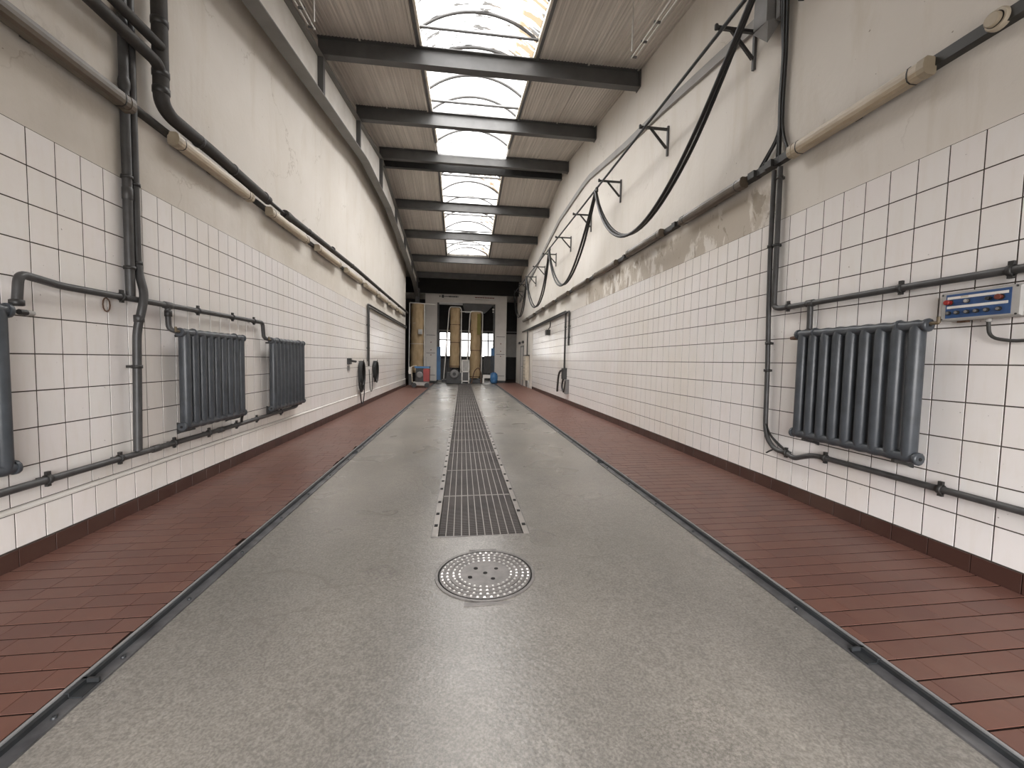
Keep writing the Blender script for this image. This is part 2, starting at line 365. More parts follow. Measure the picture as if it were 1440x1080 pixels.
# ================================================================== SHELL
ZTL, ZTR = zl(1.483), zl(1.532)             # top edge of the tiling
def wall(name, x_face, sgn, y1, ztop, plaster, label):
    m = MB(); xb = .0025 * sgn
    def poly(pts): return [(x_face + xb, y, z) for y, z in pts]
    m.cur = 0; m.prism(poly([(Y0, -.4), (y1, -.4), (y1, ztop), (Y0, ztop)]), (0, 0, 0), (.28 * sgn, 0, 0))
    m.cur = 1
    m.prism(poly([(Y0, ztop), (y1, ztop), (y1, roof(y1) + .06), (RIDGE, roof(RIDGE) + .06), (Y0, roof(Y0) + .06)]), (0, 0, 0), (.28 * sgn, 0, 0))
    return struct(m.build(name, ['grout', plaster]), label, 'wall')
wall_l = wall('wall_left', XL, -1, YLE, ZTL, 'plaster_l', 'left long wall, stained plaster above white tiling')
wall_r = wall('wall_right', XR, 1, YRE, ZTR, 'plaster_r', 'right long wall, peeling plaster above white tiling')

def tile_mesh(name, w, h, m, d=.0025, bev=.0012):
    """plate standing in the YZ plane, front face towards +X"""
    a, b = w / 2, h / 2; q = MB()
    vs = [(0, -a, -b), (0, a, -b), (0, a, b), (0, -a, b), (d, -a + bev, -b + bev), (d, a - bev, -b + bev), (d, a - bev, b - bev), (d, -a + bev, b - bev)]
    fs = [(4, 5, 6, 7), (0, 1, 5, 4), (1, 2, 6, 5), (2, 3, 7, 6), (3, 0, 4, 7)]
    q._add(vs, fs); return vs, fs, q.mesh(name, m)
def lay(wallobj, sgn, xf, items, part, m, limit=300):
    """items: (y, zc, w, h); nearest ones become single pieces, the rest one part"""
    items = sorted(items, key=lambda t: abs(t[0] - 1.0) + .05 * abs(t[1] - 1))
    cache = {}; rest = MB()
    R = Matrix.Rotation(0 if sgn < 0 else math.pi, 3, 'Z')
    for i, (y, z, w, h) in enumerate(items):
        k = (round(w, 3), round(h, 3))
        if k not in cache: cache[k] = tile_mesh(part, w, h, m)
        vs, fs, me = cache[k]
        tilt = random.uniform(-.0011, .0011); px = random.uniform(-.0006, .0004)
        if i < limit:
            o = inst(me, part, (xf + sgn * .0025 - sgn * px, y, z), wallobj)
            o.rotation_euler = (0, tilt, 0 if sgn < 0 else math.pi)
        else:
            rest._add([R @ Vector((v[0], v[1], v[2])) + Vector((xf + sgn * .0025 - sgn * px, y, z)) for v in vs], fs)
    if rest.v: tag(rest.build('distant_' + part + 's', m, wallobj), None, kind='stuff')
def tile_rows(y_ref, y_a, y_b, ztop, rows):
    out = []; k0 = math.ceil((y_a - y_ref) / .2); k1 = math.floor((y_b - y_ref) / .2)
    for k in range(k0, k1):
        for r in range(rows): out.append((y_ref + .2 * k + .1, ztop - .25 * r - .125, .1925, .2425))
    return out
TL = tile_rows(3.204, 1.4, YLE, ZTL, 10)
lay(wall_l, -1, XL, TL, 'wall_tile', 'wall_tile')
TR = tile_rows(3.157, .9, 19.4, ZTR, 10)
hz_r = 1.195 - .968
k0 = math.ceil((.9 - 3.157) / .2); k1 = math.floor((19.4 - 3.157) / .2)
for k in range(k0, k1): TR.append((3.157 + .2 * k + .1, zl(-.968) - hz_r / 2, .1925, hz_r - .0075))
TR = [t for t in TR if not (abs(t[0] - (3.157 + .1)) < .05 and abs(t[1] - (ZTR - .375)) < .05)]
lay(wall_r, 1, XR, TR, 'wall_tile', 'wall_tile')
# the tile with six drilled holes
o = tile_mesh('drilled_tile', .1925, .2425, 'wall_tile')[2]
dt = inst(o, 'drilled_tile', (XR + .0025, 3.257, ZTR - .375), wall_r); dt.rotation_euler = (0, 0, math.pi)
tag(dt, 'wall tile drilled with six dark holes')
for (dy, dz) in ((.062, .075), (0, .082), (-.07, .085), (.066, -.085), (.004, -.085), (-.068, -.078)):
    h = MB(); h.lathe((XR - .0035, 3.257 + dy, ZTR - .375 + dz), [(.012, 0), (.014, .002), (.012, .004)], 'x', 9); h.build('drill_hole', 'hole', dt)
h = MB(); h.box(XR - .0025, XR, 3.257 - .02, 3.257 + .03, ZTR - .375 + .025, ZTR - .375 + .032); h.box(XR - .0025, XR, 3.257 + .04, 3.257 + .046, ZTR - .375 - .03, ZTR - .375 + .015); h.build('scratch_mark', 'hole', dt)

# plastered stretch behind the tiles at the far right end
m = MB(); m.box(XR - .004, XR + .01, 19.4, YRE, -.2, ZTR); struct(m.build('wall_right_end', 'plaster_r'), 'whitewashed end of the right wall beyond the tiles', 'wall')
# lower, slightly proud tile course on the left with its white ledge
low = MB(); low.box(XL - .01, XL + .02, Y0, YLE, FL(XL) - .1, zl(-1.05)); low_o = struct(low.build('trim_2', 'grout'), 'proud lower tile course along the left wall', 'tile course')
lay(low_o, -1, XL + .0225, [(3.204 + .2 * k + .04 + .06, zl(-1.05) - .1175, .1925, .2275) for k in range(-10, 93)], 'wall_tile', 'wall_tile')
m = MB(); m.prism([(XL - .004, Y0, zl(-1.017)), (XL + .012, Y0, zl(-1.02)), (XL + .028, Y0, zl(-1.034)), (XL + .028, Y0, zl(-1.047)), (XL - .004, Y0, zl(-1.047))], (0, 0, 0), (0, YLE - Y0, 0))
struct(m.build('trim_1', 'white'), 'thin white ledge running low along the left wall', 'ledge')
# skirting
def skirting(name, sgn, xf, y1, ztop, label):
    z0 = FL(xf)
    m = MB(); m.box(xf - sgn * .0, xf - sgn * .012, Y0, y1, z0 - .1, ztop - .004); b = struct(m.build(name, 'joint'), label, 'skirting')
    L_ = .25; items = []
    y = 1.0
    while y < y1 - L_:
        l = L_ if random.random() > .08 else .12
        items.append((y + l / 2, (z0 + ztop) / 2, l - .005, ztop - z0)); y += l
    lay(b, sgn, xf - sgn * .0145, items, 'skirting_tile', 'skirt')
skirting('baseboard_left', -1, XL + .025, YLE, zl(-1.285), 'dark brown tile skirting along the left wall')
skirting('baseboard_right', 1, XR, 19.3, zl(-1.195), 'dark brown tile skirting along the right wall')

# annex and end walls
m = MB(); m.box(-4.5, XL - .28, YLE - .02, YLE + .2, -.5, roof(YLE) + .1); m.box(-4.7, -4.5, YLE, YB, -.5, roof(YLE) + .1); struct(m.build('wall_annex_left', 'dark_wall'), 'dark recessed wall at the far left corner', 'wall')
m = MB(); m.box(XR + .28, 4.6, YRE - .2, YRE, -.5, roof(YRE) + .3); m.box(4.6, 4.8, YRE - .2, YB, -.5, roof(YRE) + .3); struct(m.build('wall_annex_right', 'dark_wall'), 'dark recessed wall at the far right corner', 'wall')
GX0, GX1, GZ1 = -2.2, 3.9, 3.6              # gate opening in the far wall
m = MB(); m.box(-4.7, GX0, YB, YB + .25, -.5, 6); m.box(GX1, 4.8, YB, YB + .25, -.5, 6); m.box(GX0, GX1, YB, YB + .25, GZ1, 6)
struct(m.build('wall_far', 'dark_wall'), 'dark far end wall around the gate', 'wall')
m = MB(); m.box(XL - .3, -1.9, Y0 - .25, Y0, -.5, roof(Y0) + .1); m.box(2.3, XR + .3, Y0 - .25, Y0, -.5, roof(Y0) + .1); m.box(-1.9, 2.3, Y0 - .25, Y0, 3.1, roof(Y0) + .1)
struct(m.build('wall_near', 'plaster_l'), 'end wall behind the viewer with the open entrance', 'wall')

# ------------------------------------------------------------------ floor
GRX0, GRX1, GRY0, GRY1 = -.22, .56, 3.235, 24.2
m = MB()
def slab(x0, x1, y0, y1):
    m.hexa([(x0, y0, -.5), (x1, y0, -.5), (x1, y1, -.5), (x0, y1, -.5), (x0, y0, FC(x0)), (x1, y0, FC(x1)), (x1, y1, FC(x1)), (x0, y1, FC(x0))])
slab(-1.60, GRX0, Y0 - 4, YB + 3); slab(GRX1, 1.94, Y0 - 4, YB + 3); slab(GRX0, GRX1, Y0 - 4, GRY0); slab(GRX0, GRX1, GRY1, YB + 3)
floor = struct(m.build('floor', 'concrete'), 'worn grey concrete lane down the middle of the hall', 'floor')
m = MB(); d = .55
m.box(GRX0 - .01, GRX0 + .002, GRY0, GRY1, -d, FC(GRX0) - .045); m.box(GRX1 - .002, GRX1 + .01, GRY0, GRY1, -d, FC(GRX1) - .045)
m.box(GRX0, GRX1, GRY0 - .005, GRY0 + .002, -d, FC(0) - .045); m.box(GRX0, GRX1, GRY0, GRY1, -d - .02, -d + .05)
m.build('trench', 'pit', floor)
for side, xa, xb, lab in (('floor_left', XL - .05, RAIL_L, 'red clinker tile walkway along the left wall'), ('floor_right', RAIL_R, XR + .05, 'red clinker tile walkway along the right wall')):
    m = MB()
    ye = YB if side == 'floor_right' else YB
    xo = xa if side == 'floor_right' else -4.7
    xi = xb if side == 'floor_left' else 4.8
    lo, hi = (xo, xb) if side == 'floor_left' else (xa, xi)
    m.hexa([(lo, Y0 - 4, -.5), (hi, Y0 - 4, -.5), (hi, ye, -.5), (lo, ye, -.5), (lo, Y0 - 4, FL(lo) - .0022), (hi, Y0 - 4, FL(hi) - .0022), (hi, ye, FL(hi) - .0022), (lo, ye, FL(lo) - .0022)])
    fo = struct(m.build(side, 'joint'), lab, 'floor')
    pitch = .1215; tw = .245; items = []
    ang = math.atan(.01455)
    a, b = (XL + .03, RAIL_L - .012) if side == 'floor_left' else (RAIL_R + .012, XR - .012)
    r = 0; y = 1.0
    while y < 24.5:
        off = random.choice((0, .06, .12, .19)) + random.uniform(-.012, .012)
        x = a - off
        while x < b - .02:
            x0, x1 = max(x, a), min(x + tw, b)
            if x1 - x0 > .025: items.append(((x0 + x1) / 2, y + pitch / 2, round(x1 - x0 - .0025, 3) if x1 - x0 < tw - .001 else tw - .0025))
            x += tw
        y += pitch; r += 1
    cache = {}; rest = MB(); cnt = 0
    def ftile(w):
        p, q, bv, t = w / 2, (pitch - .009) / 2, .0008, .0022
        vs = [(-p, -q, 0), (p, -q, 0), (p, q, 0), (-p, q, 0), (-p + bv, -q + bv, t), (p - bv, -q + bv, t), (p - bv, q - bv, t), (-p + bv, q - bv, t)]
        return vs, [(4, 5, 6, 7), (0, 1, 5, 4), (1, 2, 6, 5), (2, 3, 7, 6), (3, 0, 4, 7)]
    for i, (x, y, w) in enumerate(items):
        vs, fs = ftile(w); zz = FL(x) - .0022 + random.uniform(-.0006, .0006)
        vs = [(v[0], v[1], v[2] + v[0] * .01455) for v in vs]
        if cnt < 300 and y > 1.0:
            if w not in cache: q = MB(); q._add(vs, fs); cache[w] = q.mesh('floor_tile', 'red_tile')
            inst(cache[w], 'floor_tile', (x, y, zz), fo); cnt += 1
        else: rest._add([(v[0] + x, v[1] + y, v[2] + zz) for v in vs], fs)
    tag(rest.build('distant_floor_tiles', 'red_tile', fo), None, kind='stuff')

# ------------------------------------------------------------------ ceiling: ribbed sheets on both sides of the skylight
m = MB()
def ribbed(x0, x1, y0, y1):
    n = max(1, round((x1 - x0) / .06)); p = (x1 - x0) / n; prof = []
    for i in range(n):
        a = x0 + i * p; deep = .010 if i % 16 else .022
        prof += [(a, 0), (a + p * .22, 0), (a + p * .34, -deep), (a + p * .88, -deep)]
    prof.append((x1, 0)); k = len(prof); vs = []
    for y in (y0, y1): vs += [(x, y, roof(y) + z) for x, z in prof]
    m._add(vs, [(i, i + 1, i + 1 + k, i + k) for i in range(k - 1)])
    m.hexa([(x0, y0, roof(y0) + .02), (x1, y0, roof(y0) + .02), (x1, y1, roof(y1) + .02), (x0, y1, roof(y1) + .02), (x0, y0, roof(y0) + .1), (x1, y0, roof(y0) + .1), (x1, y1, roof(y1) + .1), (x0, y1, roof(y1) + .1)])
VA0, VA1, VB0, VB1 = 4.5, 12.6, 13.95, 21.35     # the two vaults along the lane
for ya, yb in ((Y0 - .3, RIDGE), (RIDGE, YB + .3)):
    ribbed(-4.75, SKL, ya, yb); ribbed(SKR, 4.85, ya, yb)
ribbed(SKL, SKR, Y0 - .3, VA0); ribbed(SKL, SKR, VB1, YB + .3)
ceiling = struct(m.build('ceiling', 'ceiling'), 'sloping grey-brown ribbed sheet ceiling', 'ceiling')
m = MB()
m.hexa([(SKL, VA1, roof(VA1)), (SKR, VA1, roof(VA1)), (SKR, VB0, roof(VB0)), (SKL, VB0, roof(VB0)), (SKL, VA1, roof(RIDGE) + .1), (SKR, VA1, roof(RIDGE) + .1), (SKR, VB0, roof(RIDGE) + .1), (SKL, VB0, roof(RIDGE) + .1)])
m.build('ridge_panel', 'pane', ceiling)

# ------------------------------------------------------------------ skylights
def vault(name, ya, yb, y_arch, y_tie, label, gable_at):
    root = struct(bpy.data.objects.new(name, None), label, 'skylight'); COL.objects.link(root); root.location = (0, (ya + yb) / 2, roof((ya + yb) / 2))
    W2 = (SKR - SKL) / 2 - .035; cx = (SKL + SKR) / 2; curb = .09; rise = .36; N = 18
    Rr = (W2 * W2 + rise * rise) / (2 * rise); th = math.asin(W2 / Rr)
    def prof(k): a = -th + 2 * th * k / N; return cx + Rr * math.sin(a), curb + Rr * math.cos(a) - (Rr - rise)
    ys = sorted(set([ya, yb] + [y for y in y_arch if ya < y < yb]))
    for a, b in zip(ys[:-1], ys[1:]):
        q = MB(); vs = []
        for y in (a, b): vs += [(prof(k)[0], y, roof(y) + prof(k)[1]) for k in range(N + 1)]
        q._add(vs, [(k, k + 1, k + N + 2, k + N + 1) for k in range(N)], True)
        q.build('glazing_sheet', 'vault_dirty' if a < 8 or 14.5 < a < 15.5 or 17.5 < a < 18.5 or 20.5 < a else 'vault', root)
    for y in y_arch:
        q = MB(); q.tube([(prof(k)[0], y, roof(y) + prof(k)[1] - .02) for k in range(N + 1)], .028 if y < 8.5 else .036, 6); q.build('arch_bar', 'arch', root)
    for y in y_tie:
        q = MB(); q.tube([(SKL + .03, y, roof(y) + .03), (SKR - .03, y, roof(y) + .03)], .022 if y < 8.5 else .03, 6); q.build('tie_rod', 'arch', root)
    for x in (SKL, SKR):
        q = MB(); x2 = x + (.04 if x == SKL else -.04)
        q.hexa([(min(x, x2), ya, roof(ya) - .01), (max(x, x2), ya, roof(ya) - .01), (max(x, x2), yb, roof(yb) - .01), (min(x, x2), yb, roof(yb) - .01), (min(x, x2), ya, roof(ya) + .12), (max(x, x2), ya, roof(ya) + .12), (max(x, x2), yb, roof(yb) + .12), (min(x, x2), yb, roof(yb) + .12)]); q.build('curb', 'curb', root)
        q = MB(); s = -1 if x == SKL else 1
        q.hexa([(min(x, x + s * .05), ya, roof(ya) - .03), (max(x, x + s * .05), ya, roof(ya) - .03), (max(x, x + s * .05), yb, roof(yb) - .03), (min(x, x + s * .05), yb, roof(yb) - .03), (min(x, x + s * .05), ya, roof(ya)), (max(x, x + s * .05), ya, roof(ya)), (max(x, x + s * .05), yb, roof(yb)), (min(x, x + s * .05), yb, roof(yb))]); q.build('edge_strip', 'steel', root)
    for y in (ya, yb):
        q = MB(); pts = [(prof(k)[0], y, roof(y) + prof(k)[1]) for k in range(N + 1)] + [(SKR - .04, y, roof(y)), (SKL + .04, y, roof(y))]
        q._add(pts, [tuple(range(len(pts)))]); q.build('gable_glazing', 'vault', root)
        for t in gable_at:
            x = SKL + (SKR - SKL) * t; k = min(range(N + 1), key=lambda k: abs(prof(k)[0] - x))
            q = MB(); q.box(x - .012, x + .012, y - .015, y + .015, roof(y), roof(y) + prof(k)[1]); q.build('mullion', 'arch', root)
    return root
vault('window_1', VA0, VA1, [y for y in (4.52, 5.46, 6.46, 7.48, 8.5, 9.54, 10.54, 11.56, 12.58)], [4.73, 6.06, 7.385, 8.71, 10.03, 11.35], 'near barrel-vaulted rooflight, dirty translucent sheeting', (.2, .5, .75))
vault('window_2', VB0, VB1, [14.6, 15.6, 16.6, 17.6, 18.6, 19.6, 20.6, 21.33], [14.6, 15.925, 17.24, 18.65, 20.0], 'far barrel-vaulted rooflight beyond the ridge', (.5,))

# ------------------------------------------------------------------ roof steel
PUR = [7.94, 10.6, 13.38, 16.3, 18.75, 21.4, 23.75]
plab = ['nearest grey steel roof beam crossing under the skylight', 'second grey roof beam from the viewer', 'third roof beam, under the ridge', 'fourth roof beam, just beyond the ridge', 'fifth roof beam counted from the viewer', 'sixth roof beam, at the far end of the skylight', 'last roof beam, over the washing gantry']
for y, lab in zip(PUR, plab):
    zt = roof(y) - .012; m = MB(); m.ibeam_x(-2.56, XR - .002, y, zt - .32, zt, .15)
    b = tag(m.build('roof_beam', 'steel'), lab, 'beam', 'roof cross beams')
    q = MB(); q.box(XR - .016, XR - .003, y - .1, y + .1, zt - .33, zt); q.build('end_plate', 'steel', b)
m = MB(); zt = roof(13.72) - .05; m.ibeam_x(-2.5, XR - .12, 13.72, zt - .33, zt, .12); tag(m.build('roof_beam', 'dark'), 'blackish twin beam tucked right behind the ridge beam', 'beam', 'roof cross beams')
# left rafter: I-section with stiffeners
RAFT = [(Y0, 4.57 + .149 * (Y0 - 7.93)), (7.93, 4.57), (11.1, 5.03), (11.5, 5.07), (14.8, 5.10), (15.2, 5.06), (18.5, 4.68), (22.6, 4.05), (24.4, 3.45)]
ra = thing('roof_rafter', (-2.55, 11, zl(5)), 'deep grey steel rafter running along the top of the left wall', 'beam')
def rtop(y): return roof(y) - .345
def strip(pts, x0, x1, lo, hi, name, m_):
    q = MB()
    for (ya, za), (yb, zb) in zip(pts[:-1], pts[1:]):
        q.hexa([(x0, ya, za + lo(ya)), (x1, ya, za + lo(ya)), (x1, yb, zb + lo(yb)), (x0, yb, zb + lo(yb)), (x0, ya, za + hi(ya)), (x1, ya, za + hi(ya)), (x1, yb, zb + hi(yb)), (x0, yb, zb + hi(yb))])
    return q.build(name, m_, ra)
RP = [(y, zl(z)) for y, z in RAFT]
strip(RP, -2.66, -2.45, lambda y: 0, lambda y: .02, 'bottom_flange', 'rafter')
TP = [(Y0, rtop(Y0)), (RIDGE, rtop(RIDGE)), (24.4, rtop(24.4))]
strip(TP, -2.66, -2.45, lambda y: -.02, lambda y: 0, 'top_flange', 'rafter')
q = MB()
ysr = sorted(set([y for y, _ in RAFT] + [RIDGE]))
def rb(y):
    for (a, za), (b, zb) in zip(RAFT[:-1], RAFT[1:]):
        if a <= y <= b: return zl(za + (zb - za) * (y - a) / (b - a))
for a, b in zip(ysr[:-1], ysr[1:]):
    q.hexa([(-2.565, a, rb(a) + .02), (-2.55, a, rb(a) + .02), (-2.55, b, rb(b) + .02), (-2.565, b, rb(b) + .02), (-2.565, a, rtop(a) - .02), (-2.55, a, rtop(a) - .02), (-2.55, b, rtop(b) - .02), (-2.565, b, rtop(b) - .02)])
q.build('web', 'white', ra)
for y in PUR:
    q = MB(); q.box(-2.55, -2.455, y - .075, y - .06, rb(y) + .02, rtop(y) - .02); q.box(-2.55, -2.47, y - .06, y + .075, rb(y) + .02, rtop(y) - .02); q.build('stiffener', 'steel', ra)
m = MB(); m.box(-2.66, -2.44, 24.2, 24.22, FL(-2.5), zl(4.0)); m.box(-2.66, -2.44, 24.48, 24.5, FL(-2.5), zl(4.0)); m.box(-2.56, -2.545, 24.22, 24.48, FL(-2.5), zl(4.0)); m.box(-2.7, -2.4, 24.16, 24.54, FL(-2.5), FL(-2.5) + .02)
tag(m.build('steel_column', 'steel'), 'dark steel column carrying the rafter at the far left corner', 'column')
# right rafter: only its grey lower flange shows in the wall
RR = [(4.35, 3.77), (6.9, 4.19), (8.4, 4.385), (10.9, 4.80), (11.5, 4.83), (14.3, 4.80), (16.9, 4.46), (21, 3.85), (24, 3.35)]
q = MB()
for (ya, za), (yb, zb) in zip(RR[:-1], RR[1:]):
    x0, x1 = XR - .045, XR + .005; za, zb = zl(za), zl(zb); h = .13
    q.hexa([(x0, ya, za), (x1, ya, za), (x1, yb, zb), (x0, yb, zb), (x0, ya, za + h), (x1, ya, za + h), (x1, yb, zb + h), (x0, yb, zb + h)])
tag(q.build('rafter_flange', 'flange'), 'grey painted rafter edge bent along the right wall plaster', 'beam')

# ================================================================== FLOOR FITTINGS
def guide_rail(side, label):
    s = -1 if side == 'l' else 1
    xo = RAIL_L if side == 'l' else RAIL_R
    r = thing('guide_rail', (xo, 12, FC(xo)), label, 'rail', 'wheel guide rails')
    y1 = 24.0
    def seg(xa, xb, za, zb, ya, yb, nm, mt):
        q = MB(); a, b = min(xa, xb), max(xa, xb)
        q.hexa([(a, ya, FC(a) + za), (b, ya, FC(b) + za), (b, yb, FC(b) + za), (a, yb, FC(a) + za), (a, ya, FC(a) + zb), (b, ya, FC(b) + zb), (b, yb, FC(b) + zb), (a, yb, FC(a) + zb)]); return q.build(nm, mt, r)
    seg(xo, xo - s * .012, -.01, .036, Y0, y1, 'upright_bar', 'rail_lip')
    seg(xo - s * .0125, xo - s * .030, -.01, .030, Y0, y1, 'rail_face', 'rail_dark')
    seg(xo - s * .030, xo - s * .085, -.01, .010, Y0, y1, 'base_strip', 'rail')
    ys = [1.72, 2.05, 2.52, 3.1, 3.75, 4.4, 5.1, 5.9, 6.8, 7.8, 8.8, 9.8, 10.9, 12]
    for y in ys:
        q = MB(); x = xo - s * .062
        q.lathe((x, y, FC(x) + .009), [(.011, 0), (.011, .007), (.007, .010)], 'z', 6); q.build('bolt', 'rail_dark', r)
    for y in ((1.86, 6.3) if side == 'l' else (1.66, 5.4)):
        q = MB(); a = xo - s * .014; b = xo - s * .08
        q.box(a, b, y - .045, y + .045, FC(xo) + .01, FC(xo) + .016); q.box(a, b, y + .035, y + .045, FC(xo) + .01, FC(xo) + .034); q.box(a - s * .0, a - s * .02, y - .045, y + .045, FC(xo) + .01, FC(xo) + .034)
        q.build('joint_clip', 'rail_dark', r)
guide_rail('l', 'steel wheel guide rail bordering the left red walkway')
guide_rail('r', 'steel wheel guide rail bordering the right red walkway')

# grating panels over the trench
gw = GRX1 - GRX0; NP = 21; PLn = (GRY1 - GRY0) / NP
zg = FC((GRX0 + GRX1) / 2) - .001
q = MB(); q.box(-.0035, .0035, -PLn / 2 + .01, PLn / 2 - .01, -.028, .001); BAR = q.mesh('bearing_bar', 'galv')
q = MB(); n = int((PLn - .02) / .0215)
for i in range(n + 1):
    y = -PLn / 2 + .012 + i * (PLn - .024) / n; q.box(-gw / 2 + .055, gw / 2 - .055, y - .0032, y + .0032, -.022, -.003)
CROSS = q.mesh('cross_bars', 'cross')
q = MB(); a = gw / 2 - .048; L2 = PLn / 2 - .004
for s in (-1, 1): q.box(s * a, s * (a + .006), -L2, L2, -.03, .001)
q.box(-a, a, -L2, -L2 + .006, -.03, .0); q.box(-a, a, L2 - .006, L2, -.03, .0); FRM = q.mesh('panel_frame', 'galv')
q = MB(); q.box(-.014, .014, -.02, .02, -.003, .0015); LUG = q.mesh('lug', 'hole')
for k in range(NP):
    yc = GRY0 + PLn * (k + .5)
    lab = 'steel grating panel over the pit, nearest the manhole cover' if k == 0 else ('steel grating panel over the pit, last one under the gantry' if k == NP - 1 else f'steel grating panel over the pit, {ORD[k] if k < len(ORD) else "far"} from the manhole end')
    t = thing('grating_panel', ((GRX0 + GRX1) / 2, yc, zg), lab, 'grating', 'grating panels over the pit'); t.rotation_euler = (0, -math.atan(.01455), 0)
    for me, nm in ((FRM, 'panel_frame'), (CROSS, 'cross_bars')):
        o = bpy.data.objects.new(nm, me); COL.objects.link(o); o.parent = t
        if nm == 'cross_bars': o['kind'] = 'stuff'
    for i in range(1, 11):
        o = bpy.data.objects.new('bearing_bar', BAR); COL.objects.link(o); o.parent = t; o.location = (-a + 2 * a * i / 11, 0, 0)
    if k < 8:
        for s in (-1, 1):
            for yy in (-.28, .02, .3):
                o = bpy.data.objects.new('lug', LUG); COL.objects.link(o); o.parent = t; o.location = (s * (gw / 2 - .022), yy + random.uniform(-.06, .06), .003)
# steel frame around the pit
pf = thing('pit_frame', (.17, 13.7, zg), 'pale steel angle frame edging the long inspection pit', 'frame')
for s, x in ((-1, GRX0), (1, GRX1)):
    q = MB(); q.box(x - .006, x + .0, GRY0 - .006, GRY1, FC(x) - .05, FC(x) + .002) if s < 0 else q.box(x, x + .006, GRY0 - .006, GRY1, FC(x) - .05, FC(x) + .002); q.build('side_angle', 'iron', pf)
    q = MB(); q.box(x, x - s * .042, GRY0, GRY1, FC(x) - .05, FC(x) - .0015); q.build('rest_ledge', 'galv', pf)
q = MB(); q.box(GRX0, GRX1, GRY0 - .008, GRY0, FC(.17) - .05, FC(.17) + .003); q.build('end_angle', 'iron', pf)

# manhole cover
MX, MY, MR = .169, 2.642, .325; zm = FC(MX)
mh = thing('manhole_cover', (MX, MY, zm), 'round cast-iron manhole cover with rings of studs, set in the concrete', 'manhole cover')
def ring(r0, r1, z0, z1, nm, mt, n=48):
    q = MB(); vs = []
    for r, z in ((r0, z0), (r0, z1), (r1, z1), (r1, z0)):
        vs += [(MX + r * math.cos(2 * math.pi * j / n), MY + r * math.sin(2 * math.pi * j / n), zm + z + .01455 * r * math.cos(2 * math.pi * j / n)) for j in range(n)]
    q._add(vs, [(i * n + j, i * n + (j + 1) % n, (i + 1) * n + (j + 1) % n, (i + 1) * n + j) for i in range(3) for j in range(n)][:]); return q.build(nm, mt, mh)
ring(MR - .018, MR, -.01, .006, 'frame_ring', 'iron'); ring(MR - .030, MR - .020, -.01, .003, 'gap_ring', 'hole')
q = MB(); n = 48; vs = [(MX, MY, zm + .004)] + [(MX + (MR - .03) * math.cos(2 * math.pi * j / n), MY + (MR - .03) * math.sin(2 * math.pi * j / n), zm + .004 + .01455 * (MR - .03) * math.cos(2 * math.pi * j / n)) for j in range(n)]
q._add(vs, [(0, 1 + j, 1 + (j + 1) % n) for j in range(n)]); q.build('lid', 'iron', mh)
for r in (.262, .228, .183): ring(r - .003, r + .003, 0, .0075, 'raised_rib', 'iron')
q = MB()
for r, n, wd in ((.279, 44, .022), (.245, 38, .02), (.205, 34, .02), (.168, 28, .02)):
    for j in range(n):
        a = 2 * math.pi * (j + .5 * (int(r * 1000) % 2)) / n; c, s = math.cos(a), math.sin(a); hw, hr = wd / 2 * .8, .007
        P = [(MX + (r + dr) * c - t * s, MY + (r + dr) * s + t * c) for dr, t in ((-hr, -hw), (hr, -hw), (hr, hw), (-hr, hw))]
        Q = [(MX + (r + dr * .7) * c - t * .7 * s, MY + (r + dr * .7) * s + t * .7 * c) for dr, t in ((-hr, -hw), (hr, -hw), (hr, hw), (-hr, hw))]
        g = zm + .01455 * r * c
        q.hexa([(x, y, g + .003) for x, y in P] + [(x, y, g + .0105) for x, y in Q])
tag(q.build('lid_studs', 'iron_hi', mh), None, kind='stuff')
for x, y in ((-.06, .065), (.075, .05), (-.1, -.045), (.045, -.075), (0, 0)):
    q = MB(); q.lathe((MX + x, MY + y, zm + .002), [(.014, 0), (.014, .004)], 'z', 12); q.build('lifting_hole', 'hole', mh)
q = MB(); q.box(MX - .14, MX + .12, MY - MR - .03, MY - MR - .004, zm - .01, zm + .005); q.build('frame_lip', 'iron', mh)
q = MB(); q.box(MX - .1, MX + .1, MY + MR + .002, MY + MR + .02, zm - .01, zm + .004); q.build('frame_lip', 'iron', mh)

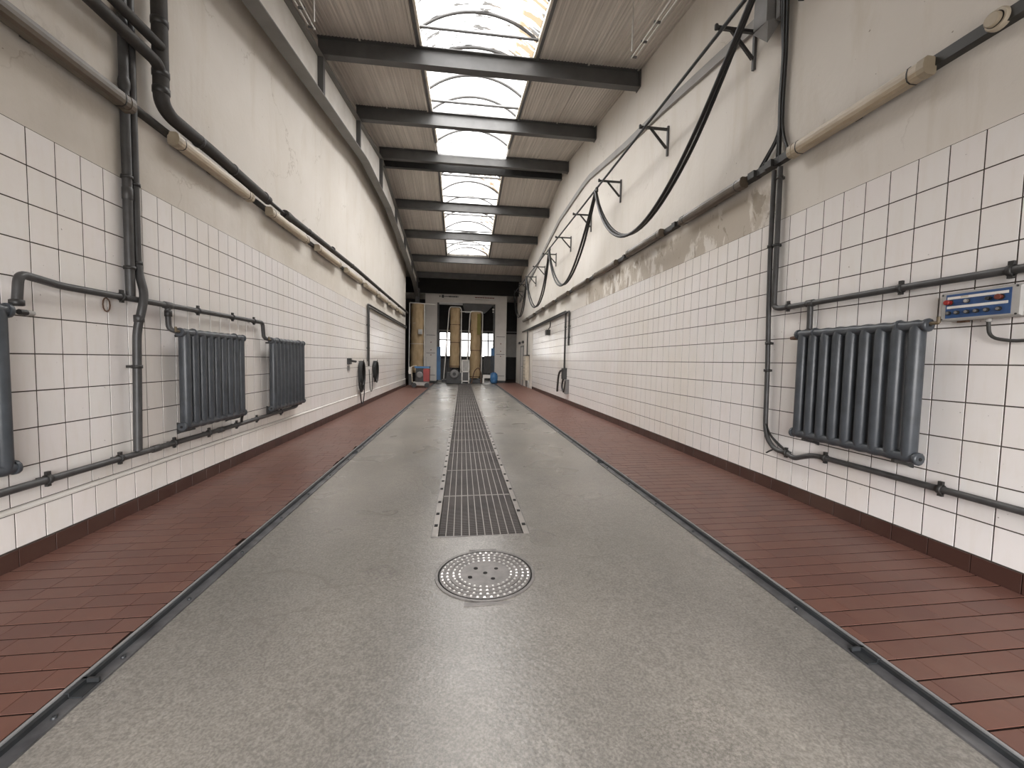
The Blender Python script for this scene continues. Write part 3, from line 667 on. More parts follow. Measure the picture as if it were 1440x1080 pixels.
# ================================================================== RADIATORS
def radiator(side, y0, y1, zt, zb, label, n=9, o=.135, bleed=True):
    s = 1 if side == 'l' else -1; xf = XL if side == 'l' else XR; x = xf + s * o
    r = thing('radiator', (x, (y0 + y1) / 2, zl(zb) - .1), label, 'radiator', 'wall radiators')
    ya, yb = y0 + .055, y1 - .055
    for k in range(n):
        y = ya + (yb - ya) * k / (n - 1); q = MB()
        pr = []; ns = 12
        for z, kk in ((zl(zb) + .0, .80), (zl(zb) + .045, 1), (zl(zt) - .045, 1), (zl(zt), .80)):
            pr.append([(x + .052 * kk * math.cos(2 * math.pi * j / ns), y + .046 * kk * math.sin(2 * math.pi * j / ns), z) for j in range(ns)])
        vs = sum(pr, []); q._add(vs, [(i * ns + j, i * ns + (j + 1) % ns, (i + 1) * ns + (j + 1) % ns, (i + 1) * ns + j) for i in range(3) for j in range(ns)], True)
        q.build('tube', 'radiator', r)
    for z, nm in ((zt, 'top_header'), (zb, 'bottom_header')):
        q = MB(); pts = []; rad = []; m_ = 4 * (n - 1)
        pts = [(x, y0, zl(z)), (x, ya - .02, zl(z))]; rad = [.036, .036]
        for i in range(m_ + 1):
            pts.append((x, ya + (yb - ya) * i / m_, zl(z))); rad.append(.043 if i % 4 == 0 else (.036 if i % 4 == 2 else .040))
        pts += [(x, yb + .02, zl(z)), (x, y1, zl(z))]; rad += [.038, .036]
        h = q.tube(pts, rad, 12).build(nm, 'radiator', r)
        for y, dd in ((y0, -1), (y1, 1)):
            q = MB(); q.lathe((x, y, zl(z)), [(.044, -.004 * dd), (.046, .006 * dd), (.046, .016 * dd), (.036, .022 * dd)], 'y', 12); c = q.build('end_cap', 'radiator', h)
            q = MB(); q.lathe((x, y, zl(z)), [(.012, .021 * dd), (.012, .026 * dd)], 'y', 8); q.build('plug_hole', 'hole', h)
    for y in (ya + .08, yb - .08):
        q = MB(); z = zl(zb)
        q.prism([(xf, y - .012, z + .02), (x + s * .03, y - .012, z - .035), (x + s * .03, y - .012, z - .05), (xf + s * .03, y - .012, z - .085), (xf, y - .012, z - .1)], (0, 0, 0), (0, .024, 0)); q.build('wall_bracket', 'dark', r)
        q = MB(); q.tube([(xf, y, zl(zt) - .03), (x, y, zl(zt) - .03)], .014, 6); q.build('support_pin', 'dark', r)
    for k in (1, n - 2):
        y = ya + (yb - ya) * k / (n - 1); q = MB(); q.lathe((x, y, zl(zt)), [(.047, -.011), (.051, -.006), (.051, .006), (.047, .011)], 'y', 12); q.build('collar', 'radiator', r)
    if bleed:
        yv = y0 - .02 if side == 'r' else y0 - .02
        q = MB(); q.tube([(x, yv, zl(zt) + .01), (x, yv - .05, zl(zt) + .01)], .012, 8); q.tube([(x, yv - .05, zl(zt) + .01), (x, yv - .05, zl(zt) + .05)], .011, 8); q.build('bleed_valve', 'brass', r)
    return r
radiator('l', 1.90, 2.885, .245, -.72, 'blue-grey tubular radiator cut off by the left picture edge', bleed=False)
radiator('l', 4.47, 5.62, .215, -.72, 'blue-grey tubular radiator on the left wall right of the vertical conduits')
radiator('l', 6.43, 7.62, .225, -.765, 'blue-grey tubular radiator farthest along the left wall, with chipped paint')
radiator('r', 2.515, 3.60, .30, -.63, 'large blue-grey tubular radiator on the right wall below the control box')

# ================================================================== PIPES
def clip_ring(parent, c, axis, r, xf, nm='pipe_clip', m_='dark'):
    q = MB(); w = .014
    q.lathe(c, [(r + .002, -w), (r + .008, -w), (r + .008, w), (r + .002, w)], axis, 12)
    q.box(min(c[0], xf), max(c[0], xf), c[1] - .012, c[1] + .012, c[2] - .012, c[2] + .012)
    if axis == 'y': q.box(c[0] - .01, c[0] + .01, c[1] - .014, c[1] + .014, c[2] + r, c[2] + r + .03); q.box(c[0] - .01, c[0] + .01, c[1] - .014, c[1] + .014, c[2] - r - .022, c[2] - r)
    q.build(nm, m_, parent)
def pipe(name, pts, r, label, cat='pipe', m_='pipe', fr=.07, group=None):
    p = fillet(pts, fr); q = MB(); q.tube(p, r, 12); t = thing(name, pts[0], label, cat, group); q.build('pipe_run', m_, t); return t
xp = XL + .065
t = pipe('heating_pipe', [(xp + .07, 2.955, zl(.285)), (xp + .06, 2.985, zl(.485)), (xp, 3.34, zl(.465)), (xp, 6.33, zl(.472)), (xp, 6.36, zl(.25)), (xp + .07, 6.42, zl(.235))], .026, 'grey heating supply pipe feeding the three left wall radiators', fr=.06)
q = MB(); q.tube(fillet([(xp, 4.405, zl(.465)), (xp, 4.415, zl(.24)), (xp + .07, 4.47, zl(.215))], .04), .024, 10); q.build('branch_pipe', 'pipe', t)
q = MB(); q.lathe((xp, 4.405, zl(.467)), [(.027, -.05), (.034, -.045), (.034, .045), (.027, .05)], 'y', 12); q.build('tee_fitting', 'pipe', t)
q = MB(); q.lathe((xp, 4.412, zl(.39)), [(.025, -.03), (.031, -.028), (.031, .028), (.025, .03)], 'z', 12); q.build('union_nut', 'dark', t)
for y in (3.86, 4.87, 5.55, 6.08): clip_ring(t, (xp, y, zl(.468)), 'y', .026, XL)
q = MB(); q.lathe((xp + .07, 2.955, zl(.30)), [(.027, -.02), (.036, -.016), (.036, .016), (.027, .02)], 'z', 12); q.build('union_nut', 'dark', t)
q = MB(); q.tube([(xp + .07, 2.965, zl(.245)), (xp + .07, 3.01, zl(.243))], .018, 8); q.build('valve_stem', 'dark', t); q = MB(); q.tube([(xp + .07, 3.01, zl(.243)), (xp + .07, 3.055, zl(.243))], [.02, .015], 8); q.build('valve_cap', 'offgrey', t)
t = pipe('return_pipe', [(xp, .6, zl(-.88)), (xp, 5.75, zl(-.878)), (xp, 7.5, zl(-.858)), (xp, 7.58, zl(-.80)), (xp + .07, 7.6, zl(-.76))], .026, 'grey heating return pipe running low along the left wall')
for y in (2.3, 3.18, 3.79, 4.45, 5.02, 5.6, 6.12, 6.9): clip_ring(t, (xp, y, zl(-.877)), 'y', .026, XL)
q = MB(); q.tube(fillet([(xp + .07, 5.63, zl(-.72)), (xp + .03, 5.66, zl(-.80)), (xp, 5.72, zl(-.876))], .05), .016, 8); q.build('branch_pipe', 'dark', t)
for y in (4.2, 5.25): q = MB(); q.lathe((xp, y, zl(-.88)), [(.027, -.05), (.033, -.045), (.033, .045), (.027, .05)], 'y', 12); q.build('sleeve', 'pipe', t)
# wire hook below the supply pipe
q = MB(); q.tube([(XL + .01 + .012 * 0, 3.78 + .035 * math.cos(a), zl(.39) + .055 * math.sin(a)) for a in [i * math.pi / 6 for i in range(13)]], .005, 6); tag(q.build('wire_loop', 'rust'), 'small wire loop hanging under the left supply pipe', 'wire')
# vertical conduits
t = pipe('conduit', [(XL + .045, 3.985, roof(3.985) - .35), (XL + .045, 3.985, zl(.47))], .034, 'left one of the two vertical grey conduits on the left wall', 'conduit', group='vertical conduits on the left wall')
for z in (3.1, 1.49, .73): clip_ring(t, (XL + .045, 3.985, zl(z)), 'z', .034, XL)
q = MB(); q.lathe((XL + .045, 3.985, zl(1.35)), [(.0345, -.05), (.038, -.045), (.038, .05), (.035, .055)], 'z', 12); q.build('sleeve', 'pipe', t)
q = MB(); q.lathe((XL + .045, 3.985, zl(2.25)), [(.0345, -.05), (.042, -.02), (.042, .02), (.035, .055)], 'z', 12); q.build('sleeve', 'pipe', t)
t = pipe('conduit', [(XL + .045, 4.066, roof(4.066) - .35), (XL + .045, 4.07, zl(.74)), (XL + .12, 4.035, zl(.52)), (XL + .12, 4.0, zl(.38)), (XL + .085, 3.985, zl(.2)), (XL + .075, 3.97, zl(-.85))], .032, 'right vertical conduit bending over the supply pipe down to the return pipe', 'conduit', fr=.12, group='vertical conduits on the left wall')
for z in (3.1, 1.46, .79): clip_ring(t, (XL + .045, 4.068, zl(z)), 'z', .032, XL)
clip_ring(t, (XL + .08, 3.982, zl(-.115)), 'z', .032, XL)
q = MB(); q.lathe((XL + .10, 3.99, zl(.30)), [(.033, -.03), (.037, -.028), (.037, .03), (.033, .032)], 'z', 12); q.build('sleeve', 'pipe', t)
# insulated pipes high on the left wall
xi = XL + .12
t = pipe('insulated_pipe', [(xi, 4.31, roof(4.31) - .4), (xi, 4.31, zl(2.30)), (xi, 4.42, zl(2.235)), (xi, 5.1, zl(2.235)), (xi, 6.42, zl(2.205))], .062, 'thick black insulated pipe dropping from the roof and turning along the left wall', m_='insul', fr=.09)
for z in (3.0, 2.55, 2.40): q = MB(); q.lathe((xi, 4.31, zl(z)), [(.0625, -.03), (.068, -.026), (.068, .026), (.0625, .03)], 'z', 14); q.build('wrap_band', 'dark', t)
for y in (4.85, 5.5, 6.3): q = MB(); q.lathe((xi, y, zl(2.235 - (.02 if y > 6 else .005))), [(.0625, -.02), (.067, -.016), (.067, .016), (.0625, .02)], 'y', 14); q.build('wrap_band', 'dark', t)
q = MB(); q.tube([(xi, 6.3, zl(2.21)), (xi, 7.1, zl(2.20))], .026, 10); q.build('bare_section', 'rubber', t)
q = MB(); q.tube([(xi, 6.98, zl(2.205)), (xi, 7.1, zl(2.21)), (xi, 7.3, zl(2.22)), (xi, 8.2, zl(2.245)), (xi, 11.3, zl(2.30)), (xi, 15.3, zl(2.30)), (xi, 21.7, zl(2.32))], [.068, .072, .055, .05, .05, .048, .048], 12); q.build('far_section', 'insul', t)
for y in (8.0, 9.4, 11, 12.6, 14.5, 16.5, 18.8): q = MB(); q.lathe((xi, y, zl(2.24 if y < 9 else 2.295)), [(.051, -.03), (.057, -.02), (.057, .02), (.051, .03)], 'y', 12); q.build('wrap_band', 'dark', t)
pipe('insulated_branch', [(XL + .14, .6, zl(2.53)), (XL + .14, 4.22, zl(2.605)), (XL + .125, 4.3, zl(2.57))], .05, 'lower of two slanting insulated pipes at the top left corner', m_='insul', group='insulated pipes at top left')
pipe('insulated_branch', [(XL + .15, .6, zl(2.69)), (XL + .15, 4.27, zl(2.765))], .044, 'upper of two slanting insulated pipes at the top left corner', m_='insul', group='insulated pipes at top left')

# right wall pipes
xr = XR - .05
t = pipe('heating_pipe', [(xr, 4.07, zl(2.06)), (xr, 4.055, zl(.62)), (xr, 3.98, zl(.592)), (xr, 2.76, zl(.60)), (xr, 1.0, zl(.598))], .026, 'grey pipe dropping beside the right radiator and turning along the right wall', fr=.05)
for y in (3.86, 2.775, 2.145): clip_ring(t, (xr, y, zl(.597)), 'y', .026, XR)
q = MB(); q.tube([(xr, 3.59, zl(.593)), (xr, 3.585, zl(.34))], .024, 10); q.build('branch_pipe', 'pipe', t)
q = MB(); q.tube([(xr, 3.58, zl(.35)), (xr - .085, 3.6, zl(.30))], .02, 8); q.build('elbow', 'dark', t)
q = MB(); q.lathe((xr, 3.59, zl(.595)), [(.027, -.04), (.034, -.036), (.034, .036), (.027, .04)], 'y', 12); q.build('tee_fitting', 'pipe', t)
q = MB(); q.box(xr - .04, xr + .01, 3.47, 3.66, zl(.325), zl(.345)); q.build('valve_bar', 'dark', t)
q = MB(); q.tube([(xr - .085, 3.61, zl(.27)), (xr - .085, 3.70, zl(.27))], [.022, .016], 8); q.build('valve_stem', 'rust', t)
clip_ring(t, (xr, 4.067, zl(1.26)), 'z', .026, XR); clip_ring(t, (xr, 4.07, zl(1.95)), 'z', .026, XR)
t = pipe('conduit', [(xr, 4.155, zl(2.06)), (xr, 4.15, zl(1.2)), (xr, 4.13, zl(.62)), (xr, 4.10, zl(0.0)), (xr, 4.085, zl(-.66)), (xr, 4.04, zl(-.79)), (xr, 3.93, zl(-.872)), (xr, 3.77, zl(-.872)), (xr, 3.68, zl(-.905)), (xr, 3.57, zl(-.86)), (xr, 3.45, zl(-.82)), (xr, 3.05, zl(-.818)), (xr, 1.0, zl(-.818))], .024, 'dark conduit hanging down and curling under the right radiator', 'conduit', fr=.1)
for y, z in ((3.78, -.872), (3.33, -.818), (2.42, -.818)): clip_ring(t, (xr, y, zl(z)), 'y', .025, XR)
for z in (1.27, .24, -.05): clip_ring(t, (xr, 4.15 if z > 1 else 4.105, zl(z)), 'z', .025, XR)
for i, (dx, e) in enumerate(((.012, .05), (-.004, .03))):
    q = MB(); q.tube(fillet([(xr - .012, 4.06, zl(-.62)), (xr - .012, 4.01 - e * .3, zl(-.73)), (xr - .012, 3.88, zl(-.84 + e)), (xr - .012, 3.76, zl(-.855))], .1), .008, 8); q.build('loose_cable', 'rubber', t)
q = MB(); q.tube([(xr - .01, 3.95, zl(-.875)), (xr - .005, 4.0, zl(-.90)), (xr, 4.05, zl(-.93))], .008, 6); q.build('cable_stub', 'rubber', t)

# ================================================================== LAMPS and trunking
def lamp(side, y0, y1, z, label, m_):
    s = 1 if side == 'l' else -1; xf = XL if side == 'l' else XR
    t = thing('tube_lamp', (xf + s * .09, (y0 + y1) / 2, zl(z) - .06), label, 'lamp', f'tube lamps on the {"left" if s > 0 else "right"} wall')
    def sec(w, h, x0): return [(xf + s * (x0 + a * w), b * h) for a, b in ((0, .38), (.2, .5), (.72, .5), (.93, .36), (1, .1), (1, -.15), (.9, -.38), (.66, -.5), (.15, -.5), (0, -.38))]
    q = MB(); c = sec(.10, .115, .055)
    q.prism([(x, y0 + .045, zl(z) + b) for x, b in c], (0, 0, 0), (0, y1 - y0 - .09, 0)); q.build('cover', m_, t)
    for a, b in ((y0, y0 + .05), (y1 - .05, y1)):
        q = MB(); q.prism([(x, a, zl(z) + b_) for x, b_ in sec(.107, .124, .052)], (0, 0, 0), (0, b - a, 0)); q.build('end_cap', 'lamp_end' if m_ == 'lamp' else m_, t)
    q = MB(); q.box(xf + s * .035, xf + s * .062, y0 + .03, y1 - .03, zl(z) - .035, zl(z) + .035); q.build('base_channel', 'trunk', t)
    for y in (y0 + .11, y1 - .11):
        q = MB(); q.prism([(x, y, zl(z) + b_) for x, b_ in sec(.105, .121, .053)], (0, 0, 0), (0, .008, 0)); q.build('retaining_band', 'dark', t)
    q = MB(); q.box(xf, xf + s * .04, (y0 + y1) / 2 - .03, (y0 + y1) / 2 + .03, zl(z) - .02, zl(z) + .02); q.build('mount', 'trunk', t)
llab = ['at the top left picture corner', 'just beyond the vertical conduits']
for k in range(9):
    y0 = 2.48 + 2.0 * k
    lab = 'brownish tube lamp on the left wall, nearest the viewer' if k == 0 else ('pale tube lamp on the left wall just beyond the vertical conduits' if k == 1 else f'dusty tube lamp on the left wall, {ORD[k]} from the viewer')
    lamp('l', y0, y0 + 1.48, (2.06, 2.07, 2.08, 2.09)[min(k, 3)], lab, 'lamp_brown' if k == 0 else 'lamp')
for k in range(10):
    y0 = 2.56 + 2.0 * k
    lab = 'large cream tube lamp on the right wall, nearest the viewer' if k == 0 else f'dusty brown tube lamp on the right wall, {ORD[k]} from the viewer'
    lamp('r', y0 + (.08 if k == 0 else 0), y0 + (1.31 if k == 0 else 1.38), 2.105 if k != 2 else 2.13, lab, 'lamp' if k == 0 else 'lamp_brown')
q = MB(); q.box(XL - .005, XL + .05, .6, 21.6, zl(2.10), zl(2.155)); tag(q.build('cable_trunking', 'trunk'), 'dark cable trunking behind the lamps on the left wall', 'trunking')
q = MB(); q.box(XR + .004, XR - .065, .6, 22.0, zl(2.105), zl(2.18)); tt = tag(q.build('cable_trunking', 'trunk'), 'dark cable trunking behind the lamps on the right wall', 'trunking')
for y in (4.2, 4.46, 6.2, 8.2, 10.15, 12.2): q = MB(); q.box(XR, XR - .10, y - .05, y + .05, zl(2.10), zl(2.175)); q.build('cover_plate', 'trunk', tt)
q = MB(); q.tube([(XL + .04, 4.0, zl(2.13)), (XL + .04, 4.5, zl(2.12))], .03, 8); q.build('cable_sleeve', 'trunk', bpy.data.objects['cable_trunking'])
# round junction box on the right trunking
t = thing('junction_box', (XR - .05, 2.30, zl(2.09)), 'round cream junction box on the right trunking at the picture edge', 'junction box')
q = MB(); q.lathe((XR - .045, 2.30, zl(2.148)), [(.062, .0), (.062, -.03), (.055, -.04)], 'x', 24); q.build('box_base', 'cream', t)
q = MB(); q.lathe((XR - .084, 2.305, zl(2.146)), [(.042, 0), (.042, -.022), (.036, -.027)], 'x', 24); q.build('screw_lid', 'lamp_end', t)
q = MB(); q.lathe((XR - .0845, 2.303, zl(2.146)), [(.046, 0), (.046, -.003)], 'x', 24); q.build('lid_seal', 'hole', t)

# ================================================================== FESTOON CABLE RAIL on the right wall
XROD, ZROD = 2.86, zl(3.775)
blabs = ['wall bracket of the cable rail nearest the viewer', 'second wall bracket carrying the cable rail', 'third wall bracket carrying the cable rail', 'fourth wall bracket carrying the cable rail', 'fifth wall bracket carrying the cable rail', 'sixth wall bracket carrying the cable rail', 'seventh wall bracket carrying the cable rail', 'eighth wall bracket carrying the cable rail', 'ninth wall bracket carrying the cable rail', 'farthest wall bracket carrying the cable rail']
for k in range(10):
    y = 4.62 + 2.03 * k; t = thing('rail_bracket', (XR, y, zl(3.38)), 'triangular steel ' + blabs[k], 'bracket', 'cable rail brackets')
    q = MB(); q.box(XR - .03, XR, y - .018, y + .018, zl(3.39), zl(3.86)); q.build('wall_plate', 'steel', t)
    q = MB(); q.box(2.80, XR - .028, y - .016, y + .016, zl(3.79), zl(3.825)); q.build('arm', 'dark', t)
    q = MB(); q.hexa([(2.98, y - .014, zl(3.79)), (3.02, y - .014, zl(3.79)), (3.02, y + .014, zl(3.79)), (2.98, y + .014, zl(3.79)), (XR - .05, y - .014, zl(3.50)), (XR - .02, y - .014, zl(3.52)), (XR - .02, y + .014, zl(3.52)), (XR - .05, y + .014, zl(3.50))]); q.build('brace', 'dark', t)
    q = MB(); q.lathe((2.81, y, zl(3.785)), [(.018, 0), (.022, .01), (.022, .05), (.016, .06)], 'z', 8); q.build('rail_clamp', 'dark', t)
q = MB(); q.tube([(XROD, 1.0, ZROD), (XROD, 23.3, ZROD)], .021, 8); tag(q.build('cable_rail', 'rail_dark'), 'long dark steel rod slung along the right wall brackets', 'rail')
hang = [4.02, 8.98, 13.86, 18.75, 23.2]
for k in range(4):
    a, b = hang[k], hang[k + 1]; low = (2.20, 2.19, 2.12, 2.2)[k]
    sk = (.56, .56, .48, .5)[k]
    for j, (dx, dz, rr) in enumerate(((0, 0, .027), (.078, .035, .026))):
        pts = []
        for i in range(29):
            u = i / 28; v = u ** (math.log(.5) / math.log(sk)); sag = 1 - (2 * v - 1) ** 2
            flat = sag ** .85
            pts.append((XROD - .03 + dx * min(1, .35 + math.sin(math.pi * u)), a + (b - a) * u + (.02 if j else 0), ZROD - .07 - (ZROD - .07 - zl(low) - dz) * flat))
        q = MB(); q.tube(pts, rr, 8)
        tag(q.build('festoon_cable', 'rubber'), f'{"front" if j == 0 else "rear"} black cable of the {ORD[k]} sagging loop on the right', 'cable', 'sagging rail cables')
for k, y in enumerate(hang):
    t = thing('cable_trolley', (XROD, y, ZROD - .09), f'small dark trolley on the rod holding up the {"start" if k == 0 else "end"} of the {ORD[max(k - 1, 0)]} cable loop', 'trolley', 'rail trolleys')
    q = MB(); q.box(XROD - .02, XROD + .02, y - .05, y + .05, ZROD - .09, ZROD - .02); q.build('saddle', 'rust' if k == 0 else 'dark', t)
    q = MB(); q.lathe((XROD, y, ZROD), [(.028, -.025), (.028, .025)], 'y', 10); q.build('wheel', 'dark', t)
# cables dropping from the rail down the wall
for i, (dy, dx, r, ye, ze) in enumerate(((0, 0, .017, 4.09, 2.1), (.035, .012, .015, 4.14, 2.1), (-.03, .02, .014, 3.98, 2.17), (.015, .035, .014, 4.36, 2.19), (.055, .03, .013, 4.42, 2.18))):
    x = XR - .05 + dx * .5
    pts = fillet([(XROD, 4.03, ZROD - .05), (XROD + .1, 4.05 + dy, zl(4.02)), (x - .05, 4.08 + dy, zl(3.98)), (x - .03, 4.09 + dy, zl(3.6)), (x, 4.10 + dy * .6, zl(3.2)), (x, 4.115 + dy * .7, zl(2.75)), (x, 4.10 + dy * .6, zl(2.42)), (x, ye, zl(ze))], .12, 4)
    q = MB(); q.tube(pts, r, 8)
    tag(q.build('drop_cable', 'rubber'), ['thick black cable dropping straight from the rail to the right wall conduit', 'second black cable taped beside the thick drop cable', 'thin black cable swinging right to the near lamp', 'black cable bowing left into the trunking', 'outermost black cable curving left into the trunking'][i], 'cable', 'drop cables on the right wall')
t = thing('cable_holder', (XR, 4.0, zl(3.62)), 'small dark wall hook holding the drop cables at the top', 'hook')
q = MB(); q.box(XR - .12, XR, 3.93, 3.95, zl(3.70), zl(3.72)); q.build('hook_arm', 'dark', t)
q = MB(); q.tube([(XR - .11, 3.94, zl(3.71)), (XR - .05, 3.94, zl(3.60)), (XR, 3.94, zl(3.61))], .01, 6); q.build('hook_brace', 'dark', t)
t = thing('grey_duct', (XR - .1, 4.33, zl(3.43)), 'grey square duct with pointed lower end high on the right wall', 'duct')
q = MB(); q.hexa([(XR - .02, 4.22, zl(3.62)), (XR - .18, 4.22, zl(3.60)), (XR - .18, 4.42, zl(3.64)), (XR - .02, 4.42, zl(3.64)), (XR - .02, 4.22, zl(4.6)), (XR - .18, 4.22, zl(4.6)), (XR - .18, 4.42, zl(4.6)), (XR - .02, 4.42, zl(4.6))]); q.build('duct_body', 'midgrey', t)
q = MB(); q._add([(XR - .0, 4.20, zl(3.66)), (XR - .18, 4.20, zl(3.60)), (XR - .18, 4.43, zl(3.62)), (XR - .0, 4.43, zl(3.66)), (XR - .12, 4.27, zl(3.43))], [(0, 1, 4), (1, 2, 4), (2, 3, 4), (3, 0, 4), (3, 2, 1, 0)]); q.build('pointed_end', 'midgrey', t)
q = MB(); q.box(XR - .10, XR, 4.14, 4.19, zl(3.6), zl(3.85)); q.build('side_box', 'midgrey', t)

# hanger rods under the roof
def hanger(name, x, y, z, zt, label, s):
    t = thing(name, (x, y, zl(z)), label, 'hanger', 'ceiling hanger frames')
    q = MB(); q.tube([(x, y, zl(z) + .08), (x, y, zl(zt))], .011, 6); q.build('drop_rod', 'skirt_line', t)
    for dx in (0, .09 * s):
        q = MB(); q.tube([(x + dx, y + .02, zl(z) + (.06 if dx else 0)), (x + dx + .02 * s, y - 2.2, zl(z) - .25)], .011, 6); q.build('carrier_rod', 'skirt_line', t)
    for yy in (0, -.35, -.75): q = MB(); q.box(x - .012 * s, x + .075 * s, y + yy - .012, y + yy + .012, zl(z) + yy * .11, zl(z) + yy * .11 + .02); q.build('clip', 'steel', t)
hanger('hanger_frame', 2.43, 6.15, 4.5, 5.28, 'thin metal hanger frame below the roof at upper right', 1)
hanger('hanger_frame', -2.0, 6.05, 4.35, 5.25, 'thin metal hanger frame below the roof at upper left', -1)

# ================================================================== CONTROL BOX on the right wall
cb = thing('control_box', (XR - .05, 2.26, zl(.31)), 'grey push-button control box with blue panel on the right wall', 'control box')
CY0, CY1, CZ0, CZ1, CX = 2.065, 2.478, zl(.322), zl(.506), XR - .085
def cu(u): return CY1 + (CY0 - CY1) * u
def cv(v): return CZ0 + (CZ1 - CZ0) * v
q = MB(); e = .008
q.hexa([(XR - .004, CY0, CZ0), (CX + .012, CY0, CZ0), (CX + .012, CY1, CZ0), (XR - .004, CY1, CZ0), (XR - .004, CY0, CZ1), (CX + .012, CY0, CZ1), (CX + .012, CY1, CZ1), (XR - .004, CY1, CZ1)]); q.build('housing', 'offgrey', cb)
q = MB(); q.hexa([(CX + .012, CY0 - .003, CZ0 - .003), (CX, CY0 + e, CZ0 + e), (CX, CY1 - e, CZ0 + e), (CX + .012, CY1 + .003, CZ0 - .003), (CX + .012, CY0 - .003, CZ1 + .003), (CX, CY0 + e, CZ1 - e), (CX, CY1 - e, CZ1 - e), (CX + .012, CY1 + .003, CZ1 + .003)]); lid = q.build('lid', 'offgrey', cb)
q = MB(); q.box(CX - .003, CX + .002, cu(.08), cu(.89), cv(.09), cv(.93)); pan = q.build('blue_panel', 'blue', cb)
for v0 in (.80, .47): q = MB(); q.box(CX - .005, CX - .002, cu(.10), cu(.86), cv(v0 - .045), cv(v0 + .045)); q.build('label_strip', 'white', pan)
q = MB(); q.box(CX - .0058, CX - .004, cu(.28), cu(.38), cv(.78), cv(.845)); q.build('label_tape', 'cream', pan)
def button(u, v, r, l, mt, cap=None, nm='push_button'):
    q = MB(); q.lathe((CX - .002, cu(u), cv(v)), [(r * .85, 0), (r * .85, -l * .6), (r, -l * .65), (r, -l * .95), (r * .8, -l)], 'x', 14); b = q.build(nm, mt, cb)
    q = MB(); q.lathe((CX - .002, cu(u), cv(v)), [(r * 1.15, 0), (r * 1.15, -.006)], 'x', 14); q.build('collar', 'dark', b)
    if cap: q = MB(); q.lathe((CX - .002 - l, cu(u), cv(v)), [(r * .7, 0), (r * .7, -.002)], 'x', 14); q.build('cap', cap, b)
button(.145, .64, .0165, .04, 'red', nm='stop_button'); button(.37, .645, .013, .018, 'midgrey', 'offgrey'); button(.64, .645, .011, .024, 'dark', nm='key_switch'); button(.775, .65, .017, .03, 'darkred', nm='stop_button')
for u in (.13, .245, .375, .495, .62, .765): button(u, .27, .012, .015, 'dark', 'midgrey')
for u, v in ((.03, .93), (.03, .06), (.95, .06), (.95, .95)): q = MB(); q.lathe((CX - .001, cu(u), cv(v)), [(.006, 0), (.006, -.003)], 'x', 8); q.build('lid_screw', 'dark', lid)
q = MB(); q.box(XR - .06, XR - .02, cu(.62), cu(.9), CZ1, CZ1 + .006); q.build('top_gasket', 'dark', cb)
q = MB(); q.box(XR - .06, XR - .03, cu(.2), cu(.32), CZ0 - .014, CZ0); q.build('gland', 'rust', cb)
q = MB(); q.lathe((XR - .045, cu(.58), CZ0 - .02), [(.014, -.002), (.016, 0), (.016, .02)], 'z', 10); q.build('gland', 'offgrey', cb)
q = MB(); q.tube(fillet([(XR - .045, cu(.58), CZ0 - .015), (XR - .045, cu(.60), CZ0 - .12), (XR - .04, cu(.95), CZ0 - .155), (XR - .04, cu(1.4), CZ0 - .10), (XR - .04, cu(2.4), CZ0 - .06)], .12), .010, 8); q.build('feed_cable', 'trunk', cb)

# ================================================================== HOSE STATIONS
for i, dy in enumerate((0, .10)):
    y = 13.1 + dy; z = 1.62 - .07 * i
    t = pipe('hose_pipe', [(XL + .05, 21.85, zl(z + .02)), (XL + .05, y, zl(z)), (XL + .05, y, zl(-.25 if i else -.1))], .028, ['outer dark pipe of the left hose station', 'inner dark pipe of the left hose station'][i], m_='trunk', fr=.05, group='left hose station pipes')
    for z2 in (1.0, .3): clip_ring(t, (XL + .05, y, zl(z2)), 'z', .028, XL)
def coil(side, y, zt, zb, w, n, label, tail):
    s = 1 if side == 'l' else -1; xf = XL if side == 'l' else XR
    t = thing('hose_coil', (xf + s * .08, y, zl(zb)), label, 'hose', 'hanging hoses')
    q = MB(); q.tube([(xf, y - .05, zl(zt) + .0), (xf + s * .14, y - .05, zl(zt)), (xf + s * .14, y - .05, zl(zt) + .05)], .012, 6); q.build('hook', 'dark', t)
    rnd = random.Random(int(y * 10))
    for k in range(n):
        c = (zt + zb) / 2 + rnd.uniform(0, .1); hh = (zt - zb) / 2 * rnd.uniform(.72, 1.0); ww = w * rnd.uniform(.6, 1.0); x = xf + s * (.035 + .1 * k / n)
        pts = [(x + .01 * math.sin(a * 2), y + ww * math.sin(a) * (1 - .25 * math.cos(a)), zl(zt - hh) + hh * math.cos(a)) for a in [2 * math.pi * i / 24 for i in range(25)]]
        q = MB(); q.tube(pts, .017, 7, cap=False); q.build('hose_turn', 'rubber', t)
    if tail:
        q = MB(); q.tube([(xf + s * .09, y + w * .9 * math.sin(a), zl(zt - .35 - tail / 2) + (tail / 2 + .3) * math.cos(a)) for a in [math.pi * (.3 + 1.4 * i / 20) for i in range(21)]], .014, 7); q.build('hose_tail', 'rubber', t)
coil('l', 12.2, -.1, -1.0, .29, 5, 'large black hose coiled on the left wall under the pipes', .55)
coil('l', 14.1, -.1, -.85, .27, 5, 'smaller black hose coiled beyond the left wall pipes', .0)
q = MB(); q.tube(fillet([(XL + .06, 13.2, zl(-.35)), (XL + .07, 13.3, zl(-1.0)), (XL + .07, 13.55, zl(-1.08)), (XL + .07, 13.75, zl(-.4))], .2), .012, 7); tag(q.build('hose_loop', 'rubber'), 'thin hose loop joining the left pipes to the smaller coil', 'hose')
t = thing('wall_socket', (XL + .03, 11.04, zl(-.15)), 'small black plug socket on the left tiling', 'socket')
q = MB(); q.box(XL - .004, XL + .07, 10.95, 11.15, zl(-.17), zl(-.02)); q.build('socket_body', 'dark', t)
